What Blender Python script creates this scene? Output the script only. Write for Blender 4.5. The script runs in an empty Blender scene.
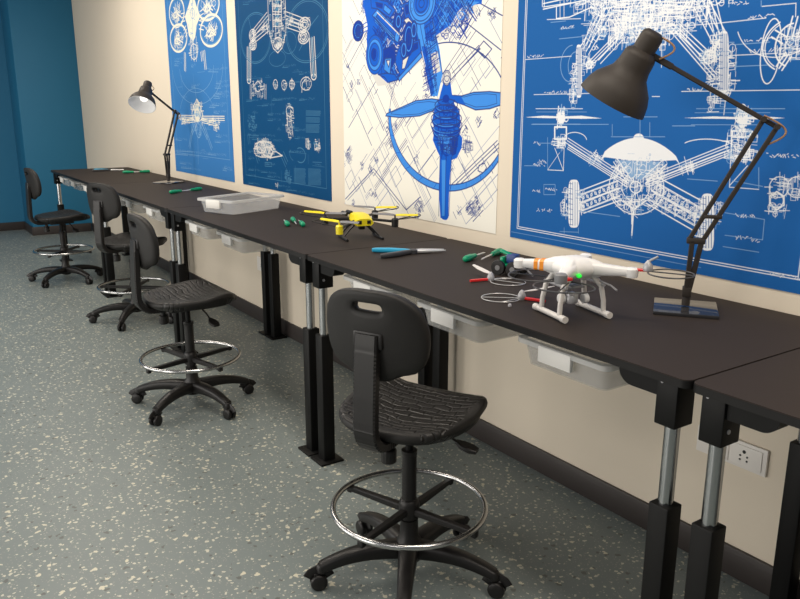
import bpy, bmesh, math, random
import numpy as np
from mathutils import Vector, Matrix
PI = math.pi
S = bpy.context.scene
COL = S.collection
R = math.radians

# ------------------------------------------------------------------ dimensions of the room
L, D, H = 1.853, 0.762, 0.9213          # bench length, depth, height
LEFT, RECESS, RX, YF, ZC = -1.90, -0.70, -2.52, -5.2, 3.1
CAM = Vector((8.3823, -2.1887, 1.5052)); FPX = 764.67
FW = Vector((-0.80457229, 0.54321481, -0.2399606))
RT = Vector((0.55926244, 0.82898936, 0.00146788)); UP = Vector((-0.19972216, 0.13301993, 0.97078152))

def on_wall(px, py):                     # a point of the long wall (x, z) seen at a pixel of the photograph
    d = FW*FPX + RT*(px-400) - UP*(py-299.5)
    t = -CAM.y/d.y
    return (CAM.x+t*d.x, CAM.z+t*d.z)

# ------------------------------------------------------------------ materials
def mat(name, col, rough=.5, metal=0, spec=.5, **kw):
    m = bpy.data.materials.new(name); m.use_nodes = True
    b = m.node_tree.nodes['Principled BSDF']
    b.inputs['Base Color'].default_value = (*col, 1); b.inputs['Roughness'].default_value = rough
    b.inputs['Metallic'].default_value = metal; b.inputs['Specular IOR Level'].default_value = spec
    for k, v in kw.items():
        k = k.replace('_', ' ')
        b.inputs[k].default_value = (*v, 1) if isinstance(v, tuple) else v
    return m
def nd(m, t, **props):
    n = m.node_tree.nodes.new(t)
    for k, v in props.items(): setattr(n, k, v)
    return n
def lk(m, a, b): m.node_tree.links.new(a, b)
def bsdf(m): return m.node_tree.nodes['Principled BSDF']
def coords(m, kind='Object', scale=(1, 1, 1)):
    tc = nd(m, 'ShaderNodeTexCoord'); mp = nd(m, 'ShaderNodeMapping'); mp.inputs['Scale'].default_value = scale
    lk(m, tc.outputs[kind], mp.inputs[0]); return mp.outputs[0]
def mottled(name, c1, c2, scale, rough=.6, bump=0, bscale=None, spec=.5):
    m = mat(name, c1, rough, spec=spec); v = coords(m)
    n = nd(m, 'ShaderNodeTexNoise'); n.inputs['Scale'].default_value = scale; n.inputs['Detail'].default_value = 4
    lk(m, v, n.inputs['Vector'])
    r = nd(m, 'ShaderNodeMix', data_type='RGBA'); r.inputs[6].default_value = (*c1, 1); r.inputs[7].default_value = (*c2, 1)
    lk(m, n.outputs[0], r.inputs[0]); lk(m, r.outputs[2], bsdf(m).inputs['Base Color'])
    if bump:
        n2 = nd(m, 'ShaderNodeTexNoise'); n2.inputs['Scale'].default_value = bscale or scale*8; lk(m, v, n2.inputs['Vector'])
        b = nd(m, 'ShaderNodeBump'); b.inputs['Strength'].default_value = bump; b.inputs['Distance'].default_value = .002
        lk(m, n2.outputs[0], b.inputs['Height']); lk(m, b.outputs[0], bsdf(m).inputs['Normal'])
    return m

M = {}
M['wall'] = mottled('cream wall paint', (.74, .655, .53), (.78, .69, .56), 2.5, .75, .15, 120)
M['blue'] = mottled('teal blue wall paint', (.010, .140, .270), (.012, .155, .295), 2, .6, .1, 120)
M['base'] = mat('dark baseboard vinyl', (.04, .033, .031), .45)
M['desk'] = mottled('dark brown laminate', (.034, .0265, .0235), (.037, .029, .0255), 30, .6, spec=.10)
M['edge'] = mat('black bench edge band', (.007, .0065, .0065), .5, spec=.25)
M['steel'] = mat('black powder coated steel', (.005, .005, .005), .5, spec=.2)
M['chrome'] = mat('brushed chrome', (.46, .47, .48), .2, 1)
M['ring'] = mat('polished chrome', (.50, .50, .50), .24, 1)
M['poly'] = mottled('black polyurethane', (.011, .010, .0095), (.014, .013, .012), 60, .55, .2, 300, .35)
M['plastic'] = mat('black plastic', (.010, .009, .009), .42, spec=.4)
M['lamp'] = mat('charcoal lamp enamel', (.030, .024, .020), .55, spec=.35)
M['lampin'] = mat('white lamp lining', (.8, .8, .8), .5)
M['bulb'] = mat('lamp bulb', (.9, .9, .9), .3, Emission_Color=(1, .96, .9), Emission_Strength=1.2)
M['plate'] = mat('glossy dark lamp base', (.03, .03, .033), .08, 0, .9)
M['bronze'] = mat('tan lamp cord', (.36, .2, .1), .5)
M['white'] = mat('white plastic', (.82, .81, .80), .35)
M['offwhite'] = mat('warm white plastic', (.72, .69, .66), .4)
M['socket'] = mat('outlet plastic', (.84, .8, .75), .4)
M['hole'] = mat('socket hole', (.01, .01, .01), .6)
M['yellow'] = mat('yellow plastic', (.83, .68, .01), .35)
M['grey'] = mat('mid grey plastic', (.2, .2, .21), .45)
M['lgrey'] = mat('light grey metal', (.42, .42, .44), .4, .3)
M['orange'] = mat('orange stripe', (.9, .3, .02), .4)
M['red'] = mat('red plastic', (.7, .02, .02), .35)
M['led'] = mat('green status light', (.02, .75, .05), .3, Emission_Color=(.02, 1, .05), Emission_Strength=.6)
M['green'] = mat('green screwdriver handle', (.0, .3, .14), .3)
M['cyan'] = mat('blue plier grip', (.02, .36, .6), .4)
M['grip'] = mat('dark grey grip', (.05, .05, .055), .5)
M['bright'] = mat('bright steel', (.8, .8, .8), .3, .6)
M['navy'] = mat('dark blue plastic', (.02, .05, .2), .4)
M['darkwire'] = mat('dark grey wire', (.08, .08, .085), .4, .4)

def translucent(name, col, clear):
    m = bpy.data.materials.new(name); m.use_nodes = True; nt = m.node_tree; nt.nodes.clear()
    o = nd(m, 'ShaderNodeOutputMaterial'); mx = nd(m, 'ShaderNodeMixShader'); mx.inputs[0].default_value = 1-clear
    t = nd(m, 'ShaderNodeBsdfTransparent'); t.inputs[0].default_value = (.97, .97, .97, 1)
    p = nd(m, 'ShaderNodeBsdfPrincipled'); p.inputs['Base Color'].default_value = (*col, 1); p.inputs['Roughness'].default_value = .3
    tr = nd(m, 'ShaderNodeBsdfTranslucent'); tr.inputs[0].default_value = (*col, 1)
    m2 = nd(m, 'ShaderNodeMixShader'); m2.inputs[0].default_value = .4
    lk(m, p.outputs[0], m2.inputs[1]); lk(m, tr.outputs[0], m2.inputs[2])
    lk(m, t.outputs[0], mx.inputs[1]); lk(m, m2.outputs[0], mx.inputs[2]); lk(m, mx.outputs[0], o.inputs[0])
    return m
M['tray'] = translucent('translucent tray plastic', (.90, .90, .89), .76)
M['traywall'] = translucent('milky tray rim plastic', (.86, .86, .85), .45)
M['label'] = mat('frosted tray label panel', (.80, .78, .74), .5)

def seat_material():                     # black polyurethane with rows of raised rounded pads
    m = mat('ridged black seat pad', (.011, .010, .0095), .42, spec=.4)
    v = coords(m, scale=(1, 1, 1))
    wv = nd(m, 'ShaderNodeTexNoise'); wv.inputs['Scale'].default_value = 6; lk(m, v, wv.inputs['Vector'])
    ad = nd(m, 'ShaderNodeVectorMath', operation='SCALE'); lk(m, wv.outputs[1], ad.inputs[0]); ad.inputs['Scale'].default_value = .09
    sm = nd(m, 'ShaderNodeVectorMath', operation='ADD'); lk(m, v, sm.inputs[0]); lk(m, ad.outputs[0], sm.inputs[1])
    b = nd(m, 'ShaderNodeTexBrick'); b.inputs['Scale'].default_value = 1
    b.inputs['Color1'].default_value = b.inputs['Color2'].default_value = (1, 1, 1, 1); b.inputs['Mortar'].default_value = (0, 0, 0, 1)
    b.inputs['Brick Width'].default_value = .055; b.inputs['Row Height'].default_value = .027
    b.inputs['Mortar Size'].default_value = .006; b.inputs['Mortar Smooth'].default_value = 1
    lk(m, sm.outputs[0], b.inputs['Vector'])
    bp = nd(m, 'ShaderNodeBump'); bp.inputs['Strength'].default_value = .8; bp.inputs['Distance'].default_value = .004
    lk(m, b.outputs[0], bp.inputs['Height']); lk(m, bp.outputs[0], bsdf(m).inputs['Normal'])
    return m
M['seat'] = seat_material()

def floor_material():
    m = mat('speckled grey vinyl', (.2, .22, .2), .42, spec=.45); v = coords(m)
    n = nd(m, 'ShaderNodeTexNoise'); n.inputs['Scale'].default_value = 2.2; n.inputs['Detail'].default_value = 6; lk(m, v, n.inputs['Vector'])
    base = nd(m, 'ShaderNodeMix', data_type='RGBA'); base.inputs[6].default_value = (.166, .198, .196, 1); base.inputs[7].default_value = (.203, .236, .232, 1)
    lk(m, n.outputs[0], base.inputs[0])
    cur = base.outputs[2]
    dn = nd(m, 'ShaderNodeTexNoise'); dn.inputs['Scale'].default_value = 55; dn.inputs['Detail'].default_value = 2; lk(m, v, dn.inputs['Vector'])
    for scale, keep, size, col, wob in ((150, .80, .30, (.30, .31, .28), .004), (52, .55, .20, (.55, .54, .45), .009), (27, .74, .16, (.60, .57, .45), .013), (34, .84, .2, (.12, .13, .12), .012)):
        of = nd(m, 'ShaderNodeVectorMath', operation='SCALE'); lk(m, dn.outputs[1], of.inputs[0]); of.inputs['Scale'].default_value = wob*2.4
        ad = nd(m, 'ShaderNodeVectorMath', operation='ADD'); lk(m, v, ad.inputs[0]); lk(m, of.outputs[0], ad.inputs[1])
        mp = nd(m, 'ShaderNodeMapping'); lk(m, ad.outputs[0], mp.inputs[0]); mp.inputs['Location'].default_value = (scale*.37, scale*.11, 0)
        vo = nd(m, 'ShaderNodeTexVoronoi', voronoi_dimensions='2D'); vo.inputs['Scale'].default_value = scale; lk(m, mp.outputs[0], vo.inputs['Vector'])
        sp = nd(m, 'ShaderNodeSeparateColor'); lk(m, vo.outputs['Color'], sp.inputs[0])
        th = nd(m, 'ShaderNodeMath', operation='MULTIPLY'); lk(m, sp.outputs[1], th.inputs[0]); th.inputs[1].default_value = size*1.6
        ins = nd(m, 'ShaderNodeMath', operation='LESS_THAN'); lk(m, vo.outputs['Distance'], ins.inputs[0]); lk(m, th.outputs[0], ins.inputs[1])
        kp = nd(m, 'ShaderNodeMath', operation='GREATER_THAN'); lk(m, sp.outputs[0], kp.inputs[0]); kp.inputs[1].default_value = keep
        mk = nd(m, 'ShaderNodeMath', operation='MULTIPLY'); lk(m, ins.outputs[0], mk.inputs[0]); lk(m, kp.outputs[0], mk.inputs[1])
        mx = nd(m, 'ShaderNodeMix', data_type='RGBA'); lk(m, mk.outputs[0], mx.inputs[0]); lk(m, cur, mx.inputs[6]); mx.inputs[7].default_value = (*col, 1)
        cur = mx.outputs[2]
    lk(m, cur, bsdf(m).inputs['Base Color'])
    return m
M['floor'] = floor_material()

# ------------------------------------------------------------------ mesh helpers
class MB:
    def __init__(s): s.bm = bmesh.new()
    def _mi(s, faces, mi):
        for f in faces: f.material_index = mi
    def box(s, c, d, bev=0, rot=None, mi=0, seg=2):
        m = Matrix.Translation(c) @ (rot if rot is not None else Matrix.Identity(4)) @ Matrix.Diagonal((*d, 1))
        g = bmesh.ops.create_cube(s.bm, size=1, matrix=m); vs = g['verts']
        fs = {f for v in vs for f in v.link_faces}; s._mi(fs, mi)
        if bev:
            es = list({e for v in vs for e in v.link_edges})
            r = bmesh.ops.bevel(s.bm, geom=es, offset=bev, segments=seg, affect='EDGES', profile=.5)
            s._mi(r['faces'], mi)
        return s
    def rings(s, rings, mi=0, cap=True, closed=False):
        vs = [[s.bm.verts.new(p) for p in r] for r in rings]
        n = len(vs[0]); k = len(vs)
        for i in range(k if closed else k-1):
            a, b = vs[i], vs[(i+1) % k]
            for j in range(n):
                try: s.bm.faces.new((a[j], a[(j+1) % n], b[(j+1) % n], b[j])).material_index = mi
                except ValueError: pass
        if cap and not closed:
            s.bm.faces.new(vs[0][::-1]).material_index = mi; s.bm.faces.new(vs[-1]).material_index = mi
        return s
    def tube(s, pts, r, n=10, mi=0, closed=False, sec=None, up=None):
        """sweep a round (radius r, or list) or rectangular (sec = list of (w, h)) section along pts"""
        pts = [Vector(p) for p in pts]; k = len(pts); out = []; ref = Vector(up) if up else None
        for i, p in enumerate(pts):
            if closed: t = pts[(i+1) % k]-pts[i-1]
            else: t = pts[min(i+1, k-1)]-pts[max(i-1, 0)]
            t.normalize()
            if ref is None: ref = Vector((0, 0, 1)) if abs(t.z) < .9 else Vector((1, 0, 0))
            a = t.cross(ref); a.normalize(); b = a.cross(t); b.normalize()
            if not up: ref = b
            if sec:
                w, h = sec[i] if isinstance(sec, list) else sec
                w, h = w/2, h/2; c = min(w, h)*.35
                q = [(w-c, -h), (w, -h+c), (w, h-c), (w-c, h), (-w+c, h), (-w, h-c), (-w, -h+c), (-w+c, -h)]
                out.append([p+a*x+b*y for x, y in q])
            else:
                rr = r[i] if isinstance(r, (list, tuple)) else r
                out.append([p+(a*math.cos(2*PI*j/n)+b*math.sin(2*PI*j/n))*rr for j in range(n)])
        return s.rings(out, mi, True, closed)
    def lathe(s, prof, o=(0, 0, 0), axis=(0, 0, 1), n=28, mi=0, cap=True):
        q = Vector((0, 0, 1)).rotation_difference(Vector(axis).normalized()); o = Vector(o)
        return s.rings([[o+q @ Vector((max(r, 1e-4)*math.cos(2*PI*j/n), max(r, 1e-4)*math.sin(2*PI*j/n), z)) for j in range(n)] for r, z in prof], mi, cap)
    def cyl(s, a, b, r, n=16, mi=0):
        return s.tube([a, b], r, n, mi)
    def prism(s, outline, z0, z1, mi=0, mat4=None, bev=0):
        f = lambda x, y, z: (mat4 @ Vector((x, y, z))) if mat4 is not None else Vector((x, y, z))
        r = [[f(x, y, z0) for x, y in outline], [f(x, y, z1) for x, y in outline]]
        if bev:
            cx = sum(x for x, y in outline)/len(outline); cy = sum(y for x, y in outline)/len(outline)
            def ins(z): 
                return [f(x-(bev if x > cx else -bev)*min(1, abs(x-cx)/bev/4), y-(bev if y > cy else -bev)*min(1, abs(y-cy)/bev/4), z) for x, y in outline]
            r = [ins(z0), [f(x, y, z0+bev) for x, y in outline], [f(x, y, z1-bev) for x, y in outline], ins(z1)]
        return s.rings(r, mi)
    def sphere(s, c, r, sc=(1, 1, 1), mi=0, u=18, v=12, rot=None):
        m = Matrix.Translation(c) @ (rot if rot is not None else Matrix.Identity(4)) @ Matrix.Diagonal((r*sc[0], r*sc[1], r*sc[2], 1))
        g = bmesh.ops.create_uvsphere(s.bm, u_segments=u, v_segments=v, radius=1, matrix=m)
        s._mi({f for vv in g['verts'] for f in vv.link_faces}, mi); return s
    def obj(s, name, mats, parent=None, angle=40, loc=None, rotz=0):
        me = bpy.data.meshes.new(name); bmesh.ops.recalc_face_normals(s.bm, faces=s.bm.faces)
        s.bm.to_mesh(me); s.bm.free()
        for m in (mats if isinstance(mats, (list, tuple)) else [mats]): me.materials.append(M[m] if isinstance(m, str) else m)
        for p in me.polygons: p.use_smooth = True
        me.set_sharp_from_angle(angle=R(angle))
        o = bpy.data.objects.new(name, me); COL.objects.link(o)
        if parent: o.parent = parent
        if loc: o.location = loc
        o.rotation_euler.z = rotz
        return o
def tag(o, label, cat, group=None):
    o['label'] = label; o['category'] = cat
    if group: o['group'] = group
    return o
def thing(name, label, cat, loc, rotz=0, group=None):
    o = bpy.data.objects.new(name, None); COL.objects.link(o); o.empty_display_size = .1
    o.location = loc; o.rotation_euler.z = rotz
    return tag(o, label, cat, group)
def copy_tree(o, parent=None):
    c = o.copy(); COL.objects.link(c)
    if parent: c.parent = parent
    for ch in list(o.children): copy_tree(ch, c)
    return c
def struct(mb, name, m):
    o = mb.obj(name, m); o['kind'] = 'structure'; return o
def roundrect(w, h, r, n=5, cx=0, cy=0):
    out = []
    for sx, sy, a0 in ((1, 1, 0), (-1, 1, 90), (-1, -1, 180), (1, -1, 270)):
        for i in range(n+1):
            a = R(a0+90*i/n); out.append((cx+sx*(w/2-r)+r*math.cos(a), cy+sy*(h/2-r)+r*math.sin(a)))
    return out
def arc(c, r, a0, a1, n, z=0):
    return [(c[0]+r*math.cos(R(a0+(a1-a0)*i/n)), c[1]+r*math.sin(R(a0+(a1-a0)*i/n)), z) for i in range(n+1)]
def circle(c, r, n, z=0): return arc(c, r, 0, 360*(n-1)/n, n-1, z)

# ------------------------------------------------------------------ the setting
XR = 10.6
struct(MB().box(((XR+RX-.1)/2, YF/2+.05, -.05), (XR-RX+.3, -YF+.3, .1)), 'floor', 'floor')
struct(MB().box(((XR+LEFT)/2-.05, .05, ZC/2), (XR-LEFT+.1, .1, ZC)), 'wall_back', 'wall')
struct(MB().box((LEFT-.35, RECESS/2, ZC/2), (.7, -RECESS, ZC), .004), 'wall_left_pier', 'blue')
struct(MB().box((RX-.05, (YF+RECESS)/2, ZC/2), (.1, RECESS-YF, ZC)), 'wall_left', 'blue')
BH, BT = .104, .014
struct(MB().box(((XR+LEFT)/2, -BT/2, BH/2), (XR-LEFT, BT, BH), .003), 'baseboard_back', 'base')
b = MB(); b.box((LEFT+BT/2, RECESS/2-.007-BT/2, BH/2), (BT, -RECESS-BT, BH), .003)
b.box(((LEFT+RX)/2+BT/2, RECESS-BT/2, BH/2), (LEFT-RX+BT, BT, BH), .003)
b.box((RX+BT/2, (YF+RECESS)/2-BT/2, BH/2), (BT, RECESS-YF-BT, BH), .003)
struct(b, 'baseboard_left', 'base')

# ------------------------------------------------------------------ posters with printed technical drawings
PPM = 900                                # print resolution, pixels per metre
class Print:
    """a poster: thin sheet of paper whose technical drawing is drawn stroke by stroke into its print texture"""
    def __init__(s, x0, x1, z0, z1, seed, ax=1, az=1, ws=1, dens=1):
        s.q = (x0, x1, z0, z1); s.rnd = random.Random(seed); s.ops = []; s.ax, s.az, s.ws, s.dens = ax, az, ws, dens
    def line(s, p, q, w=.003, mi=1, k=0):
        s.ops.append((k, len(s.ops), 0, p, q, w*s.ws, mi))
    def poly(s, pts, w=.003, mi=1, k=0, closed=False):
        pts = list(pts)
        for a, b_ in zip(pts, pts[1:]+(pts[:1] if closed else [])): s.line(a, b_, w, mi, k)
    def fill(s, pts, mi=1, k=0): s.ops.append((k, len(s.ops), 1, list(pts), None, 0, mi))
    def ell(s, c, rx, rz=None, w=.003, mi=1, k=0, a0=0, a1=360, n=36, rot=0):
        rz = (rz or rx)*s.az; rx = rx*s.ax; cr, sr = math.cos(R(rot)), math.sin(R(rot)); pts = []
        for i in range(n+1):
            a = R(a0+(a1-a0)*i/n); x, z = rx*math.cos(a), rz*math.sin(a); pts.append((c[0]+x*cr-z*sr, c[1]+x*sr+z*cr))
        s.poly(pts, w, mi, k)
    def disc(s, c, rx, rz=None, mi=1, k=0, n=28):
        rz = (rz or rx)*s.az; rx = rx*s.ax; s.fill([(c[0]+rx*math.cos(2*PI*i/n), c[1]+rz*math.sin(2*PI*i/n)) for i in range(n)], mi, k)
    def rails(s, p, q, w, lines=2, lw=.003, mi=1, k=0):
        dx, dz = q[0]-p[0], q[1]-p[1]; l = math.hypot(dx, dz); nx, nz = -dz/l, dx/l
        for i in range(lines):
            o = w*(i/(lines-1)-.5); s.line((p[0]+nx*o, p[1]+nz*o), (q[0]+nx*o, q[1]+nz*o), lw, mi, k)
    def truss(s, p, q, w, n, lw=.003, mi=1, k=0, holes=False):
        s.rails(p, q, w, 2, lw*1.3, mi, k); s.rails(p, q, w*.78, 2, lw*.7, mi, k)
        dx, dz = q[0]-p[0], q[1]-p[1]; l = math.hypot(dx, dz); nx, nz = -dz/l*w/2, dx/l*w/2
        for i in range(n):
            a = (p[0]+dx*i/n, p[1]+dz*i/n); c = (p[0]+dx*(i+1)/n, p[1]+dz*(i+1)/n); g = 1 if i % 2 else -1
            s.line((a[0]+nx*g, a[1]+nz*g), (c[0]-nx*g, c[1]-nz*g), lw, mi, k)
            if holes: s.ell(((a[0]+c[0])/2, (a[1]+c[1])/2), w*.17, None, lw*.8, mi, k, n=10)
    def mech(s, c, rx, rz, n, lw=.003, mi=1, k=0, ang=(0, 90), ln=.03):
        """dense machine detail inside an ellipse: short strokes, boxes, rings"""
        lw *= .7; rx *= s.ax; rz *= s.az
        for i in range(int(n*s.dens)):
            a = s.rnd.uniform(0, 2*PI); r = math.sqrt(s.rnd.random()); p = (c[0]+rx*r*math.cos(a), c[1]+rz*r*math.sin(a)); t = s.rnd.random(); mi_ = mi; mi = (2 if mi == 1 and s.rnd.random() < .2 and k == 0 else mi)
            th = R(s.rnd.choice(ang)+s.rnd.uniform(-4, 4)); l = ln*s.rnd.uniform(.4, 1.4); u = (math.cos(th), math.sin(th))
            if t < .62:
                s.line((p[0]-u[0]*l/2, p[1]-u[1]*l/2), (p[0]+u[0]*l/2, p[1]+u[1]*l/2), lw*s.rnd.uniform(.5, 1.5), mi, k)
            elif t < .84:
                s.ell(p, l*s.rnd.uniform(.15, .38), None, lw*s.rnd.uniform(.5, 1), mi, k, n=12)
            else:
                w2, h2 = l*.4, l*.25; v = (-u[1], u[0])
                s.poly([(p[0]+u[0]*w2*a_+v[0]*h2*b_, p[1]+u[1]*w2*a_+v[1]*h2*b_) for a_, b_ in ((1, 1), (-1, 1), (-1, -1), (1, -1))], lw*.7, mi, k, True)
            mi = mi_
    def scrib(s, p, l, h=.008, mi=1, th=0):
        """an unreadable row of tiny drafting marks"""
        u = (math.cos(R(th)), math.sin(R(th))); v = (-u[1], u[0]); t = 0
        while t < l:
            d = s.rnd.uniform(.002, .008)
            if s.rnd.random() < .72:
                a = s.rnd.uniform(-h/2, h/2); c = s.rnd.uniform(-h/2, h/2)
                s.line((p[0]+u[0]*t+v[0]*a, p[1]+u[1]*t+v[1]*a), (p[0]+u[0]*(t+d)+v[0]*c, p[1]+u[1]*(t+d)+v[1]*c), .0022, mi)
            t += d
    def dims(s, n, x0, x1, z0, z1, mi=2):
        for i in range(n):
            x, z = s.rnd.uniform(x0, x1), s.rnd.uniform(z0, z1); l = s.rnd.uniform(.05, .25)
            if s.rnd.random() < .68:
                s.line((x, z), (x+l, z), .0022, mi)
                if s.rnd.random() < .6: s.scrib((x+l*.2, z+.01), l*.5, .009, mi)
            else: s.line((x, z), (x, z-l*.6), .002, mi)
    def done(s, cols, label, group):
        x0, x1, z0, z1 = s.q; W, Hh = int((x1-x0)*PPM), int((z1-z0)*PPM)
        C = np.empty((Hh, W, 3), np.float32); C[:] = cols[0]
        tx = lambda p: ((p[0]-x0)*PPM, (p[1]-z0)*PPM)
        for k, i, kind, p, q, w, mi in sorted(s.ops, key=lambda o: (o[0], o[1])):
            pts = [tx(v) for v in ([p, q] if kind == 0 else p)]; hw = max(w*PPM/2, .45); pad = hw+1.5 if kind == 0 else 1
            ax, bx = max(0, int(min(v[0] for v in pts)-pad)), min(W, int(max(v[0] for v in pts)+pad)+2)
            ay, by = max(0, int(min(v[1] for v in pts)-pad)), min(Hh, int(max(v[1] for v in pts)+pad)+2)
            if ax >= bx or ay >= by: continue
            X, Y = np.meshgrid(np.arange(ax, bx)+.5, np.arange(ay, by)+.5)
            if kind == 0:
                (px, py), (qx, qy) = pts; dx, dy = qx-px, qy-py; l2 = dx*dx+dy*dy+1e-9
                t = np.clip(((X-px)*dx+(Y-py)*dy)/l2, 0, 1); d = np.hypot(X-px-t*dx, Y-py-t*dy); al = np.clip(hw+.5-d, 0, 1)*min(1, w*PPM/.9)
            else:
                al = np.zeros(X.shape)
                for ox, oy in ((-.25, -.25), (.25, -.25), (-.25, .25), (.25, .25)):
                    ins = np.zeros(X.shape, bool); xx, yy = X+ox, Y+oy
                    for (ux, uy), (vx, vy) in zip(pts, pts[1:]+pts[:1]):
                        if uy == vy: continue
                        ins ^= ((uy > yy) != (vy > yy)) & (xx < (vx-ux)*(yy-uy)/(vy-uy)+ux)
                    al += ins*.25
            al = al[..., None].astype(np.float32); R_ = C[ay:by, ax:bx]; R_ += (np.array(cols[mi], np.float32)-R_)*al
        im = bpy.data.images.new('poster print', W, Hh, float_buffer=True); im.colorspace_settings.name = 'Linear Rec.709'
        buf = np.ones((Hh, W, 4), np.float32); buf[..., :3] = C; im.pixels.foreach_set(buf.ravel()); im.update(); im.pack()
        m = mat('poster paper', cols[0], .6, spec=.12); uvn = nd(m, 'ShaderNodeUVMap'); ti = nd(m, 'ShaderNodeTexImage'); ti.image = im; ti.interpolation = 'Cubic'; ti.extension = 'EXTEND'
        lk(m, uvn.outputs[0], ti.inputs[0]); lk(m, ti.outputs[0], bsdf(m).inputs['Base Color'])
        o = MB().box(((x0+x1)/2, -.0014, (z0+z1)/2), (x1-x0, .0024, z1-z0)).obj('wall_poster', m); me = o.data
        uv = me.uv_layers.new(name='print')
        for lp in me.loops:
            v = me.vertices[lp.vertex_index].co; uv.data[lp.index].uv = ((v.x-x0)/(x1-x0), (v.z-z0)/(z1-z0))
        return tag(o, label, 'poster', group)
def view(x0, y0, sc): return lambda x, y: on_wall(x0+x/sc, y0+y/sc)
PG = 'drone drawings along the long wall'
ZB, ZT = .985, 2.72

def wheel(P, V, cx, cy, hw, hh, mi=1, treads=9):
    P.fill([V(cx+hw*math.cos(2*PI*i/24)*abs(math.cos(2*PI*i/24))**-.45 if abs(math.cos(2*PI*i/24)) > .01 else cx, cy+hh*math.sin(2*PI*i/24)*max(abs(math.sin(2*PI*i/24)), .01)**-.6) for i in range(24)], mi, 0)
    for i in range(1, 5):
        x = cx-hw+2*hw*i/5; P.line(V(x, cy-hh*.9), V(x, cy+hh*.9), .0032, 0, 1)
    for i in range(treads):
        y = cy-hh*.85+1.7*hh*i/(treads-1); P.line(V(cx-hw*.9, y), V(cx-hw*.2, y+2), .0024, 0, 1)

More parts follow.
